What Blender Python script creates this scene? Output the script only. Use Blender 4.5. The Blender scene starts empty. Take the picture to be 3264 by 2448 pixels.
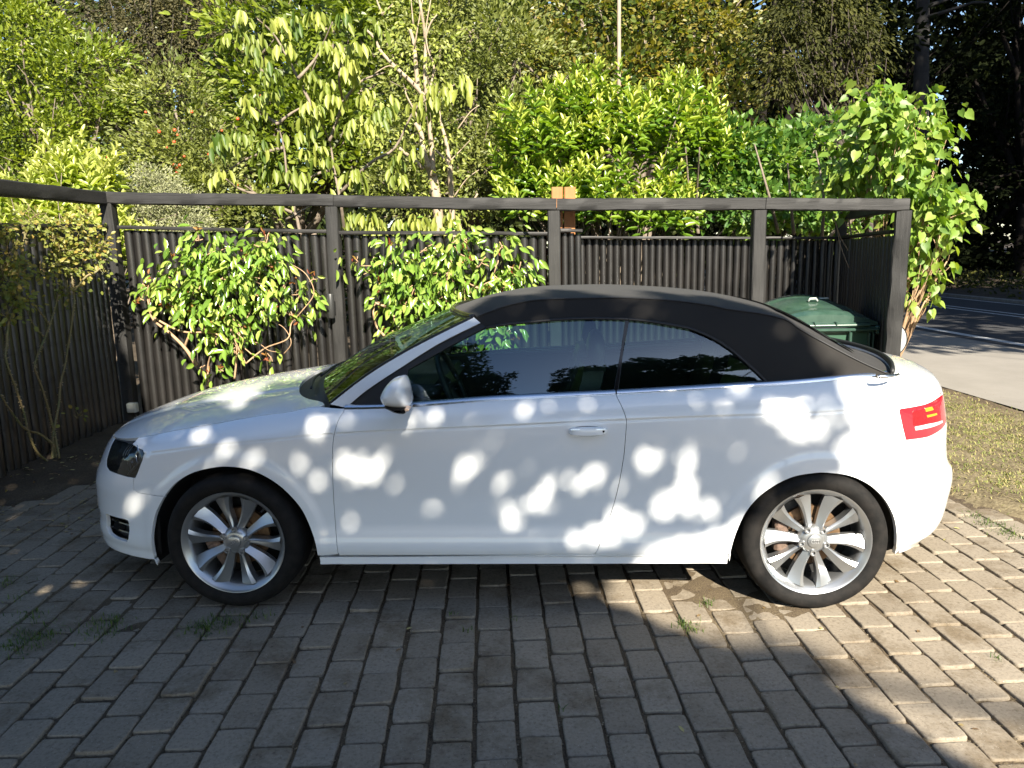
import bpy, math, random
import numpy as np
from mathutils import Vector, Matrix
from mathutils.geometry import delaunay_2d_cdt
from mathutils.kdtree import KDTree

SC = bpy.context.scene
rng = np.random.default_rng(7)
R = math.radians

# ------------------------------------------------------------------ camera
CAMC = np.array([0.1704, -3.221, 1.5973])
CF = np.array([-0.05560647, 0.98313782, -0.17420661])
CR = np.array([0.99837417, 0.0525601, -0.02205564])
CU = np.array([0.01252742, 0.17514982, 0.98446209])
FPX = 2451.0                      # focal length in pixels of a 3264 px wide frame
cam_data = bpy.data.cameras.new('camera')
cam = bpy.data.objects.new('camera', cam_data)
SC.collection.objects.link(cam)
SC.camera = cam
cam_data.sensor_width = 36.0
cam_data.lens = FPX * 36.0 / 3264.0
cam_data.clip_start = 0.05
cam_data.clip_end = 800.0
cam.matrix_world = Matrix(((CR[0], CU[0], -CF[0], CAMC[0]), (CR[1], CU[1], -CF[1], CAMC[1]),
                           (CR[2], CU[2], -CF[2], CAMC[2]), (0, 0, 0, 1)))

# ------------------------------------------------------------------ sky and sun
SUN_EL, SUN_AZ = R(34.0), R(17.0)          # the sun stands behind the viewer, a little to the right
world = bpy.data.worlds.new('World')
SC.world = world
world.use_nodes = True
wn = world.node_tree
wn.nodes.clear()
sky = wn.nodes.new('ShaderNodeTexSky')
sky.sky_type = 'NISHITA'
sky.sun_disc = False
sky.sun_elevation = SUN_EL
sky.sun_rotation = math.pi - SUN_AZ
sky.ozone_density = 2.5
sky.dust_density = 0.4
bg = wn.nodes.new('ShaderNodeBackground')
bg.inputs['Strength'].default_value = 0.066
wo = wn.nodes.new('ShaderNodeOutputWorld')
wn.links.new(sky.outputs[0], bg.inputs['Color'])
wn.links.new(bg.outputs[0], wo.inputs['Surface'])
sl = bpy.data.lights.new('sun', 'SUN')
sl.energy = 5.0
sl.angle = R(0.53)
sl.color = (1.0, 0.92, 0.77)
so = bpy.data.objects.new('sun', sl)
SC.collection.objects.link(so)
sdir = Vector((math.sin(SUN_AZ) * math.cos(SUN_EL), -math.cos(SUN_AZ) * math.cos(SUN_EL), math.sin(SUN_EL)))
so.rotation_euler = sdir.to_track_quat('Z', 'Y').to_euler()
SC.view_settings.view_transform = 'Standard'
SC.view_settings.look = 'None'
SC.view_settings.exposure = 1.75
SC.view_settings.gamma = 1.0
SC.cycles.max_bounces = 8
SC.cycles.transparent_max_bounces = 12
SC.cycles.caustics_reflective = False
SC.cycles.caustics_refractive = False

# ------------------------------------------------------------------ helpers
def cub(xs, ys):
    """smooth monotone curve through the knots"""
    xs = np.array(xs, float); ys = np.array(ys, float)
    h = np.diff(xs); d = np.diff(ys) / h
    m = np.zeros_like(xs)
    m[0] = d[0]; m[-1] = d[-1]
    for i in range(1, len(xs) - 1):
        if d[i - 1] * d[i] > 0:
            w1 = 2 * h[i] + h[i - 1]; w2 = h[i] + 2 * h[i - 1]
            m[i] = (w1 + w2) / (w1 / d[i - 1] + w2 / d[i])
    def f(x):
        x = np.clip(np.asarray(x, float), xs[0], xs[-1])
        i = np.clip(np.searchsorted(xs, x, side='right') - 1, 0, len(xs) - 2)
        t = (x - xs[i]) / h[i]
        return ((1 + 2 * t) * (1 - t) ** 2 * ys[i] + t * (1 - t) ** 2 * h[i] * m[i]
                + t * t * (3 - 2 * t) * ys[i + 1] + t * t * (t - 1) * h[i] * m[i + 1])
    return f

def smooth(x):
    x = np.clip(x, 0, 1)
    return x * x * (3 - 2 * x)

def px_ray(px, py):
    return CF + CR * ((px - 1632) / FPX) - CU * ((py - 1224) / FPX)

def at(px, py, y=None, z=None, x=None):
    """the point of the plane y=, z= or x= seen at a pixel of the photograph"""
    d = px_ray(px, py)
    if y is not None: t = (y - CAMC[1]) / d[1]
    elif z is not None: t = (z - CAMC[2]) / d[2]
    else: t = (x - CAMC[0]) / d[0]
    return CAMC + t * d

def proj(P):
    d = np.asarray(P) - CAMC
    dep = d @ CF
    return 1632 + FPX * (d @ CR) / dep, 1224 - FPX * (d @ CU) / dep

def empty(name, label=None, cat=None, loc=(0, 0, 0), rz=0.0, group=None, parent=None, kind=None):
    o = bpy.data.objects.new(name, None)
    SC.collection.objects.link(o)
    o.location = loc; o.rotation_euler = (0, 0, rz)
    o.empty_display_size = 0.1
    if parent: o.parent = parent
    return tag(o, label, cat, group, kind)

def tag(o, label=None, cat=None, group=None, kind=None):
    if label: o['label'] = label
    if cat: o['category'] = cat
    if group: o['group'] = group
    if kind: o['kind'] = kind
    return o

def mesh_np(name, V, faces, mat, parent=None, smooth_=True, normals=None, attr=None, uv=None):
    """V (n,3); faces: list of arrays (k,m) of m-gons, or a list of index lists"""
    me = bpy.data.meshes.new(name)
    V = np.ascontiguousarray(V, np.float32)
    if isinstance(faces, np.ndarray): faces = [faces]
    if len(faces) and isinstance(faces[0], np.ndarray) and faces[0].ndim == 2:
        idx = np.concatenate([f.reshape(-1) for f in faces]).astype(np.int32)
        cnt = np.concatenate([np.full(len(f), f.shape[1]) for f in faces]).astype(np.int32)
    else:
        idx = np.array([i for f in faces for i in f], np.int32)
        cnt = np.array([len(f) for f in faces], np.int32)
    st = np.concatenate([[0], np.cumsum(cnt)[:-1]]).astype(np.int32)
    me.vertices.add(len(V)); me.vertices.foreach_set('co', V.reshape(-1))
    me.loops.add(len(idx)); me.loops.foreach_set('vertex_index', idx)
    me.polygons.add(len(cnt)); me.polygons.foreach_set('loop_start', st)
    me.polygons.foreach_set('loop_total', cnt)
    me.update(calc_edges=True)
    if attr is not None:
        a = me.attributes.new('lv', 'FLOAT', 'FACE')
        a.data.foreach_set('value', np.ascontiguousarray(attr, np.float32))
    me.polygons.foreach_set('use_smooth', np.full(len(cnt), bool(smooth_)))
    me.validate(verbose=False)
    if normals is not None and len(me.vertices) == len(V):
        me.normals_split_custom_set_from_vertices([tuple(n) for n in normals])
    for m in (mat if isinstance(mat, (list, tuple)) else [mat]):
        if m: me.materials.append(m)
    o = bpy.data.objects.new(name, me)
    SC.collection.objects.link(o)
    if parent: o.parent = parent
    return o

class MB:
    """collects simple shapes into ONE mesh"""
    def __init__(s): s.v = []; s.f = []; s.n = 0; s.a = []
    def add(s, V, F, a=0.5):
        V = np.asarray(V, float).reshape(-1, 3)
        s.v.append(V)
        for f in F:
            s.f.append([int(i) + s.n for i in f]); s.a.append(a)
        s.n += len(V)
        return s
    def box(s, c, size, M=None, bevel=0.0, a=0.5):
        hx, hy, hz = [q / 2 for q in size]
        b = min(bevel, hx * .9, hy * .9, hz * .9)
        if b <= 0:
            V = np.array([(x, y, z) for z in (-hz, hz) for y in (-hy, hy) for x in (-hx, hx)])
            F = [(0, 2, 3, 1), (4, 5, 7, 6), (0, 1, 5, 4), (2, 6, 7, 3), (0, 4, 6, 2), (1, 3, 7, 5)]
        else:
            V = []
            for sx in (-1, 1):
                for sy in (-1, 1):
                    for sz in (-1, 1):
                        V += [(sx * hx, sy * (hy - b), sz * (hz - b)), (sx * (hx - b), sy * hy, sz * (hz - b)),
                              (sx * (hx - b), sy * (hy - b), sz * hz)]
            V = np.array(V)
            i = lambda sx, sy, sz, k: ((sx > 0) * 4 + (sy > 0) * 2 + (sz > 0)) * 3 + k
            F = []
            for q in (-1, 1):
                F.append([i(q, -1, -1, 0), i(q, 1, -1, 0), i(q, 1, 1, 0), i(q, -1, 1, 0)][::q])
                F.append([i(-1, q, -1, 1), i(-1, q, 1, 1), i(1, q, 1, 1), i(1, q, -1, 1)][::q])
                F.append([i(-1, -1, q, 2), i(1, -1, q, 2), i(1, 1, q, 2), i(-1, 1, q, 2)][::q])
            for p in (-1, 1):
                for q in (-1, 1):
                    F.append([i(p, q, -1, 0), i(p, q, -1, 1), i(p, q, 1, 1), i(p, q, 1, 0)][::-p * q])
                    F.append([i(p, -1, q, 0), i(p, 1, q, 0), i(p, 1, q, 2), i(p, -1, q, 2)][::p * q])
                    F.append([i(-1, p, q, 1), i(1, p, q, 1), i(1, p, q, 2), i(-1, p, q, 2)][::-p * q])
            for p in (-1, 1):
                for q in (-1, 1):
                    for r in (-1, 1):
                        F.append([i(p, q, r, 0), i(p, q, r, 1), i(p, q, r, 2)][::p * q * r])
        if M is not None: V = V @ np.array(M).T
        return s.add(V + np.array(c), F, a)
    def tube(s, pts, rad, n=8, caps=True, a=0.5, flat=1.0, up=None):
        pts = np.asarray(pts, float); k = len(pts)
        rad = np.full(k, rad) if np.isscalar(rad) else np.asarray(rad, float)
        T = np.gradient(pts, axis=0); T /= np.linalg.norm(T, axis=1)[:, None] + 1e-12
        u = np.array(up if up is not None else (0.31, 0.17, 0.93)); V = []
        for i in range(k):
            u = u - T[i] * (u @ T[i])
            if np.linalg.norm(u) < 1e-4: u = np.cross(T[i], (1, 0, 0.1))
            u /= np.linalg.norm(u); w = np.cross(T[i], u)
            for j in range(n):
                an = 2 * math.pi * j / n
                V.append(pts[i] + rad[i] * (math.cos(an) * u + flat * math.sin(an) * w))
        F = [(i * n + j, i * n + (j + 1) % n, (i + 1) * n + (j + 1) % n, (i + 1) * n + j) for i in range(k - 1) for j in range(n)]
        if caps: F += [list(range(n))[::-1], [(k - 1) * n + j for j in range(n)]]
        return s.add(V, F, a)
    def lathe(s, prof, c=(0, 0, 0), axis='z', n=32, a=0.5, closed=False):
        prof = np.asarray(prof, float); k = len(prof)   # (radius, height)
        V = []
        for r_, h in prof:
            for j in range(n):
                an = 2 * math.pi * j / n
                p = (r_ * math.cos(an), r_ * math.sin(an), h)
                if axis == 'y': p = (p[0], p[2], p[1])
                if axis == 'x': p = (p[2], p[0], p[1])
                V.append(p)
        kk = k if closed else k - 1
        F = [(i * n + j, i * n + (j + 1) % n, ((i + 1) % k) * n + (j + 1) % n, ((i + 1) % k) * n + j) for i in range(kk) for j in range(n)]
        return s.add(np.array(V) + np.array(c), F, a)
    def grid(s, P, a=0.5, flip=False):
        P = np.asarray(P, float); h, w = P.shape[:2]
        F = [(i * w + j, i * w + j + 1, (i + 1) * w + j + 1, (i + 1) * w + j) for i in range(h - 1) for j in range(w - 1)]
        if flip: F = [f[::-1] for f in F]
        return s.add(P.reshape(-1, 3), F, a)
    def build(s, name, mat, parent=None, smooth_=False, attr=False, auto=None):
        o = mesh_np(name, np.concatenate(s.v), s.f, mat, parent, smooth_, attr=np.array(s.a) if attr else None)
        if auto is not None:
            o.data.polygons.foreach_set('use_smooth', np.ones(len(o.data.polygons), bool))
            o.data.set_sharp_from_angle(angle=R(auto))
        return o

# ------------------------------------------------------------------ materials
def mat_new(name):
    m = bpy.data.materials.new(name); m.use_nodes = True
    nt = m.node_tree; nt.nodes.clear()
    out = nt.nodes.new('ShaderNodeOutputMaterial')
    return m, nt, out

def N(nt, t, **kw):
    n = nt.nodes.new(t)
    for k, v in kw.items():
        if k in n.inputs.keys(): n.inputs[k].default_value = v
        else: setattr(n, k, v)
    return n

def ramp(nt, stops):
    r_ = nt.nodes.new('ShaderNodeValToRGB')
    e = r_.color_ramp.elements
    while len(e) < len(stops): e.new(0.5)
    for i, (p, c) in enumerate(stops):
        e[i].position = p; e[i].color = (*c, 1) if len(c) == 3 else c
    return r_

def pbr(name, col, rough=0.5, metal=0.0, coat=0.0, spec=0.5, noise=None, bump=None, coat_rough=0.03, trans=0.0, sheen=0.0):
    """noise=(scale, colour2, detail) mottles the colour; bump=(scale, strength, distance)"""
    m, nt, out = mat_new(name)
    b = N(nt, 'ShaderNodeBsdfPrincipled')
    b.inputs['Base Color'].default_value = (*col, 1)
    b.inputs['Roughness'].default_value = rough
    b.inputs['Metallic'].default_value = metal
    b.inputs['Coat Weight'].default_value = coat
    b.inputs['Coat Roughness'].default_value = coat_rough
    b.inputs['Specular IOR Level'].default_value = spec
    b.inputs['Transmission Weight'].default_value = trans
    b.inputs['Sheen Weight'].default_value = sheen
    tc = N(nt, 'ShaderNodeTexCoord')
    if noise:
        t = N(nt, 'ShaderNodeTexNoise', Scale=noise[0], Detail=6.0, Roughness=0.65)
        nt.links.new(tc.outputs['Object'], t.inputs['Vector'])
        r_ = ramp(nt, [(0.35, col), (0.68, noise[1])])
        nt.links.new(t.outputs['Fac'], r_.inputs[0]); nt.links.new(r_.outputs[0], b.inputs['Base Color'])
    if bump:
        t2 = N(nt, 'ShaderNodeTexNoise', Scale=bump[0], Detail=5.0)
        nt.links.new(tc.outputs['Object'], t2.inputs['Vector'])
        bp = N(nt, 'ShaderNodeBump', Strength=bump[1], Distance=bump[2])
        nt.links.new(t2.outputs['Fac'], bp.inputs['Height']); nt.links.new(bp.outputs[0], b.inputs['Normal'])
    nt.links.new(b.outputs[0], out.inputs[0])
    return m

def leaf_mat(name, c0, c1, c2, trans=0.35, rough=0.42, tcol=None, spec=0.5):
    m, nt, out = mat_new(name)
    a = N(nt, 'ShaderNodeAttribute', attribute_name='lv')
    r_ = ramp(nt, [(0.0, c0), (0.5, c1), (1.0, c2)])
    nt.links.new(a.outputs['Fac'], r_.inputs[0])
    b = N(nt, 'ShaderNodeBsdfPrincipled', Roughness=rough)
    b.inputs['Specular IOR Level'].default_value = spec
    nt.links.new(r_.outputs[0], b.inputs['Base Color'])
    t = N(nt, 'ShaderNodeBsdfTranslucent')
    mx = N(nt, 'ShaderNodeMix', data_type='RGBA', blend_type='MULTIPLY')
    mx.inputs[0].default_value = 1.0
    mx.inputs[7].default_value = (*(tcol or (1.9, 2.0, 0.55)), 1)
    nt.links.new(r_.outputs[0], mx.inputs[6]); nt.links.new(mx.outputs[2], t.inputs['Color'])
    ms = N(nt, 'ShaderNodeMixShader'); ms.inputs[0].default_value = trans
    nt.links.new(b.outputs[0], ms.inputs[1]); nt.links.new(t.outputs[0], ms.inputs[2])
    nt.links.new(ms.outputs[0], out.inputs[0])
    return m
# ================================================================== THE CAR
M_paint = pbr('white_car_paint', (0.81, 0.83, 0.85), rough=0.25, coat=1.0, spec=0.5, coat_rough=0.02)
M_black = pbr('matt_black_plastic', (0.012, 0.012, 0.013), rough=0.55)
M_gloss_black = pbr('gloss_black_trim', (0.008, 0.008, 0.009), rough=0.12)
M_dark = pbr('dark_underbody', (0.006, 0.006, 0.006), rough=0.9)
M_chrome = pbr('satin_aluminium_trim', (0.72, 0.74, 0.77), rough=0.22, metal=1.0)
M_alloy = pbr('silver_alloy', (0.40, 0.41, 0.42), rough=0.30, metal=0.8, coat=0.3)
M_tyre = pbr('tyre_rubber', (0.006, 0.006, 0.006), rough=0.8, spec=0.2, noise=(22.0, (0.016, 0.014, 0.013)), bump=(120, 0.15, 0.002))
M_disc = pbr('rusty_brake_disc', (0.24, 0.15, 0.08), rough=0.45, metal=0.6, noise=(30.0, (0.13, 0.075, 0.045)))
M_caliper = pbr('dirty_caliper', (0.20, 0.13, 0.10), rough=0.7, noise=(40.0, (0.10, 0.07, 0.05)))
M_seat = pbr('black_leather', (0.045, 0.046, 0.05), rough=0.4)
M_grey_trim = pbr('silver_cabin_trim', (0.35, 0.37, 0.38), rough=0.4)

def cloth_mat():
    m, nt, out = mat_new('black_soft_top_cloth')
    tc = N(nt, 'ShaderNodeTexCoord')
    b = N(nt, 'ShaderNodeBsdfPrincipled', Roughness=0.9)
    b.inputs['Sheen Weight'].default_value = 0.08; b.inputs['Specular IOR Level'].default_value = 0.2
    n1 = N(nt, 'ShaderNodeTexNoise', Scale=3.0, Detail=4.0)
    n2 = N(nt, 'ShaderNodeTexNoise', Scale=420.0, Detail=2.0)
    r_ = ramp(nt, [(0.3, (0.016, 0.015, 0.015)), (0.75, (0.026, 0.024, 0.022))])
    bp = N(nt, 'ShaderNodeBump', Strength=0.35, Distance=0.001)
    for n in (n1, n2): nt.links.new(tc.outputs['Object'], n.inputs['Vector'])
    nt.links.new(n1.outputs['Fac'], r_.inputs[0]); nt.links.new(r_.outputs[0], b.inputs['Base Color'])
    nt.links.new(n2.outputs['Fac'], bp.inputs['Height']); nt.links.new(bp.outputs[0], b.inputs['Normal'])
    nt.links.new(b.outputs[0], out.inputs[0])
    return m
M_cloth = cloth_mat()

def glass_mat(name, tint, rough=0.0, ior=1.5, boost=1.0):
    m, nt, out = mat_new(name)
    fr = N(nt, 'ShaderNodeFresnel', IOR=ior)
    mu = N(nt, 'ShaderNodeMath', operation='MULTIPLY'); mu.inputs[1].default_value = boost
    mu.use_clamp = True
    g = N(nt, 'ShaderNodeBsdfGlossy', Roughness=rough); g.inputs['Color'].default_value = (0.72, 0.88, 1.0, 1)  # blue of the sky put into the reflection colour
    t = N(nt, 'ShaderNodeBsdfTransparent'); t.inputs[0].default_value = (*tint, 1)
    ms = N(nt, 'ShaderNodeMixShader')
    nt.links.new(fr.outputs[0], mu.inputs[0]); nt.links.new(mu.outputs[0], ms.inputs[0])
    nt.links.new(t.outputs[0], ms.inputs[1]); nt.links.new(g.outputs[0], ms.inputs[2])
    nt.links.new(ms.outputs[0], out.inputs[0])
    return m
M_glass = glass_mat('tinted_side_glass', (0.50, 0.68, 0.64), boost=2.6)
M_shield = glass_mat('windscreen_glass', (0.45, 0.55, 0.53), boost=0.75)
M_lens = glass_mat('clear_lamp_lens', (0.9, 0.92, 0.93), boost=1.3)

YC, BW, XA, XB = 0.87, 0.88, -0.9, 1.0

def sup_table(a, b, n=3.0):
    ph = np.linspace(0, 1, 6000); ph = (0.5 - 0.5 * np.cos(ph * np.pi)) * np.pi / 2
    t = np.sin(ph) ** (2 / n); q = np.cos(ph) ** (2 / n)
    s = np.concatenate([[0], np.cumsum(np.hypot(np.diff(t) * a, np.diff(q) * b))])
    return s, t, q
SF, TF, QF = sup_table(1.29, BW)
SR, TR, QR = sup_table(1.08, BW)
S_FRONT, S_REAR = XA - SF[-1], XB + SR[-1]

def solve_a(target, slope, T, Q):
    lo, hi = 0.3, 2.0
    for _ in range(40):
        mid = (lo + hi) / 2
        if (mid * T + slope * (BW - 0.02) * Q).max() < target: lo = mid
        else: hi = mid
    return lo
_zf = [(0.19, -1.878), (0.22, -1.888), (0.276, -1.893), (0.337, -1.886), (0.383, -1.892), (0.49, -1.891), (0.55, -1.876), (0.597, -1.853), (0.66, -1.822), (0.719, -1.787), (0.76, -1.755), (0.80, -1.71), (0.95, -1.60)]
_zr = [(0.19, 1.70), (0.22, 1.725), (0.275, 1.79), (0.33, 1.812), (0.40, 1.827), (0.487, 1.839), (0.525, 1.835), (0.56, 1.815), (0.62, 1.800), (0.765, 1.788), (0.86, 1.772), (0.897, 1.764), (0.945, 1.757), (1.05, 1.72)]
AF = cub([z for z, x in _zf], [solve_a(XA - x + 0.64 * YC, 0.64, TF, QF) for z, x in _zf])
AR = cub([z for z, x in _zr], [solve_a(x - XB + 0.518 * YC, 0.518, TR, QR) for z, x in _zr])
ZC = cub([-2.25, -2.0, -1.8, -1.62, -1.42, -1.17, -.79, -.06, .45, 1.16, 1.46, 2.1], [.64, .67, .705, .738, .769, .792, .820, .848, .868, .889, .897, .905])
ZT = cub([-2.25, -2.0, -1.85, -1.70, -1.49, -1.21, -1.06, -.89, -.75, -.56, -.06, .43, 1.08, 1.575, 1.75, 1.95, 2.1], [.708, .738, .765, .800, .835, .878, .893, .917, .916, .920, .951, .969, 1.000, 1.027, 1.015, .975, .955])
DT = cub([-2.25, -2.0, -1.8, -1.62, -1.49, -1.06, -.89, -.74, -.5, 1.2, 1.575, 1.7, 2.1], [.03, .05, .08, .115, .125, .125, .115, .07, .062, .062, .085, .13, .14])
PL = cub([.16, .185, .207, .246, .256, .275, .30, .345, .40, .50, .62, .80], [.06, .03, .014, .013, .006, .000, -.002, .006, .014, .015, .010, .004])

def band(s, z):
    """the body side, wrapped round both corners: s runs along it, z up it"""
    s, z = np.broadcast_arrays(np.asarray(s, float), np.asarray(z, float))
    fr = s < XA; re = s > XB
    t = np.where(fr, np.interp(XA - s, SF, TF), np.where(re, np.interp(s - XB, SR, TR), 0))
    q = np.where(fr, np.interp(XA - s, SF, QF), np.where(re, np.interp(s - XB, SR, QR), 1))
    xn = np.where(fr, XA - 1.29 * t, np.where(re, XB + 1.08 * t, s))
    zc, zt, dt = ZC(xn), ZT(xn), DT(xn)
    mid = smooth((1.05 - np.abs(xn - 0.0)) / 0.25)
    low = PL(z) * (0.35 + 0.65 * mid)
    low = low + 0.0028 * np.exp(-((z - zc + 0.005) / 0.0055) ** 2)
    tau = np.clip((z - zc) / np.maximum(zt - zc, 0.02), 0, 1.3)
    up = 0.003 + (dt - 0.003) * (0.42 * tau + 0.58 * tau ** 3)
    d = np.where(z > zc, up, low)
    for cx, cz in ((-1.289, 0.306), (1.300, 0.285)):
        rr = np.hypot(xn - cx, z - cz)
        d = d - 0.009 * (1 - smooth((rr - 0.395) / 0.05)) * smooth((z - 0.22) / 0.1)
    af, ar = AF(z), AR(z)
    x = np.where(fr, XA - af * t, np.where(re, XB + ar * t, s))
    y = YC - (BW - d) * q
    return np.stack([x, y, z], -1)

def normals_fd(fn, a, b, e=0.0012):
    da = fn(a + e, b) - fn(a - e, b); db = fn(a, b + e) - fn(a, b - e)
    n = np.cross(da, db); n /= np.linalg.norm(n, axis=-1)[..., None] + 1e-12
    return n

# table for turning traced pixels into places on the body side
_gs, _gz = np.meshgrid(np.linspace(S_FRONT, S_REAR, 900), np.linspace(0.19, 1.03, 170), indexing='ij')
_gp = band(_gs, _gz)
_gn = normals_fd(band, _gs, _gz)
_gu, _gv = proj(_gp)
_face = (((_gp - CAMC) * _gn).sum(-1)) * np.sign(((_gn * np.array([0, -1, 0])).sum(-1) > 0) - 0.5) < 0
_face = ((CAMC - _gp) * _gn).sum(-1) > 0 if _gn[450, 60, 1] < 0 else ((_gp - CAMC) * _gn).sum(-1) > 0
def inv(px, py):
    D = np.hypot(_gu - px, _gv - py) + np.where(_face, 0, 1e4)
    k = np.unravel_index(np.argmin(D), D.shape)
    s, z = _gs[k], _gz[k]
    for _ in range(6):
        u0, v0 = proj(band(s, z)); e = 1e-4
        u1, v1 = proj(band(s + e, z)); u2, v2 = proj(band(s, z + e))
        J = np.array([[(u1 - u0) / e, (u2 - u0) / e], [(v1 - v0) / e, (v2 - v0) / e]])
        if abs(np.linalg.det(J)) < 2e4: break
        ds = np.linalg.solve(J, [px - u0, py - v0])
        ds = np.clip(ds, -0.02, 0.02)
        s, z = float(s + ds[0]), float(z + ds[1])
    return (min(max(s, S_FRONT), S_REAR), z)
def trace(pts): return [inv(*p) for p in pts]

def resample(poly, step=0.012, closed=True):
    out = []; P = [np.array(p, float) for p in poly]; n = len(P)
    for i in range(n if closed else n - 1):
        a, b = P[i], P[(i + 1) % n]; L = np.linalg.norm(b - a)
        k = max(1, int(L / step))
        for j in range(k): out.append(a + (b - a) * j / k)
    if not closed: out.append(P[-1])
    return np.array(out)

def inside(poly, pts):
    x, y = pts[:, 0], pts[:, 1]; c = np.zeros(len(pts), bool); n = len(poly)
    for i in range(n):
        x1, y1 = poly[i]; x2, y2 = poly[(i + 1) % n]
        if y1 == y2: continue
        m = ((y1 > y) != (y2 > y)) & (x < (x2 - x1) * (y - y1) / (y2 - y1) + x1)
        c ^= m
    return c

def dist_poly(poly, pts):
    d = np.full(len(pts), 9e9)
    for i in range(len(poly)):
        a = poly[i]; b = poly[(i + 1) % len(poly)]; ab = b - a
        t = np.clip(((pts - a) @ ab) / (ab @ ab + 1e-12), 0, 1)
        d = np.minimum(d, np.linalg.norm(pts - (a + t[:, None] * ab), axis=1))
    return d

def shrink(poly, g):
    """move every outline point inwards by g"""
    A = 0.5 * np.sum(poly[:, 0] * np.roll(poly[:, 1], -1) - np.roll(poly[:, 0], -1) * poly[:, 1])
    T = np.roll(poly, -1, 0) - np.roll(poly, 1, 0); T /= np.linalg.norm(T, axis=1)[:, None] + 1e-12
    Nn = np.stack([-T[:, 1], T[:, 0]], 1) * (1 if A > 0 else -1)
    return poly + Nn * g

def panel(name, fn, poly, mat, parent, gap=0.0024, grid=0.02, lines=(), holes=(), flange=0.018, mirror=False, out=-1, lift=0.0, step=0.012, nrm=None):
    """a sheet-metal part: outline in surface coordinates, filled, curved onto fn, edges turned in"""
    P0 = shrink(resample(poly, step), gap)
    H = [shrink(resample(h, step), -gap) for h in holes]
    lo, hi = P0.min(0), P0.max(0)
    gx, gy = np.meshgrid(np.arange(lo[0] + grid / 2, hi[0], grid), np.arange(lo[1] + grid / 2, hi[1], grid))
    G = np.stack([gx.ravel(), gy.ravel()], 1)
    L = [np.array(l, float) for l in lines]
    if L: G = np.concatenate([G] + L)
    ok = inside(P0, G) & (dist_poly(P0, G) > grid * 0.3)
    for h in H: ok &= ~inside(h, G) & (dist_poly(h, G) > grid * 0.3)
    if L:
        isl = np.zeros(len(G), bool); isl[-sum(len(l) for l in L):] = True
        Lp = np.concatenate(L)
        near = np.zeros(len(G), bool)
        base = G[~isl]
        kd = KDTree(len(Lp))
        for i_, p_ in enumerate(Lp): kd.insert((p_[0], p_[1], 0), i_)
        kd.balance()
        dd = np.array([kd.find((b[0], b[1], 0))[2] < grid * 0.4 for b in base])
        near[~isl] = dd
        ok &= ~near
    G = G[ok]
    V2 = [Vector(p) for p in P0]; E = [(i, (i + 1) % len(P0)) for i in range(len(P0))]
    for h in H:
        b = len(V2); V2 += [Vector(p) for p in h]; E += [(b + i, b + (i + 1) % len(h)) for i in range(len(h))]
    V2 += [Vector(p) for p in G]
    vo, eo, fo, ov, oe, of = delaunay_2d_cdt(V2, E, [], 0, 1e-7)
    v = np.array([(p.x, p.y) for p in vo])
    F = np.array([f for f in fo if len(f) == 3])
    c = v[F].mean(1)
    k = inside(P0, c)
    for h in H: k &= ~inside(h, c)
    F = F[k]
    P3 = fn(v[:, 0], v[:, 1]); Nn = normals_fd(fn, v[:, 0], v[:, 1])
    # outward normals
    sgn = 1.0 if np.mean((CAMC - P3) * Nn) * 0 + ((CAMC - P3) * Nn).sum(1).mean() > 0 else -1.0
    if nrm is not None: sgn = 1.0 if (Nn @ np.array(nrm)).mean() > 0 else -1.0
    Nn = Nn * sgn
    P3 = P3 + Nn * lift
    a, b, cc = P3[F[:, 0]], P3[F[:, 1]], P3[F[:, 2]]
    fnm = np.cross(b - a, cc - a); flip = (fnm * Nn[F[:, 0]]).sum(1) < 0
    F[flip] = F[flip][:, ::-1]
    verts = [P3]; norms = [Nn]; faces = [F]; base = len(P3)
    # turned edges
    cnt = {}
    for f in F:
        for i in range(3):
            e = (f[i], f[(i + 1) % 3]); cnt[e] = cnt.get(e, 0) + 1
    be = [e for e in cnt if (e[1], e[0]) not in cnt]
    bi = sorted({i for e in be for i in e}); ix = {b_: n_ for n_, b_ in enumerate(bi)}
    bi = np.array(bi)
    if flange > 0 and len(bi):
        # outward direction in the surface at every outline vertex
        od = np.zeros((len(bi), 3))
        for e in be:
            t = P3[e[1]] - P3[e[0]]; o_ = np.cross(t, Nn[e[0]])
            l_ = np.linalg.norm(o_)
            if l_ > 1e-9:
                od[ix[e[0]]] += o_ / l_; od[ix[e[1]]] += o_ / l_
        od /= np.linalg.norm(od, axis=1)[:, None] + 1e-9
        r1 = P3[bi] + od * 0.0012 - Nn[bi] * 0.0012; n1 = od * 0.75 + Nn[bi] * 0.65
        r2 = P3[bi] + od * 0.0012 - Nn[bi] * 0.0014; n2 = od
        r3 = P3[bi] + od * 0.0008 - Nn[bi] * flange; n3 = od
        m = len(bi)
        verts += [r1, r2, r3]; norms += [n1, n2, n3]
        q = []
        for e in be:
            i, j = e; a_, b_ = ix[i], ix[j]
            q.append((i, base + a_, base + b_, j))
            q.append((base + m + a_, base + 2 * m + a_, base + 2 * m + b_, base + m + b_))
        faces.append(np.array(q))
    V = np.concatenate(verts); NN = np.concatenate(norms)
    NN /= np.linalg.norm(NN, axis=1)[:, None] + 1e-9
    if mirror:
        V = V.copy(); V[:, 1] = 2 * YC - V[:, 1]; NN = NN.copy(); NN[:, 1] *= -1
        faces = [f[:, ::-1] for f in faces]
    return mesh_np(name, V, faces, mat, parent, True, normals=NN)

car = empty('convertible_car', 'white two door convertible with its black cloth roof closed, parked broadside on the block paving', 'car')

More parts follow.
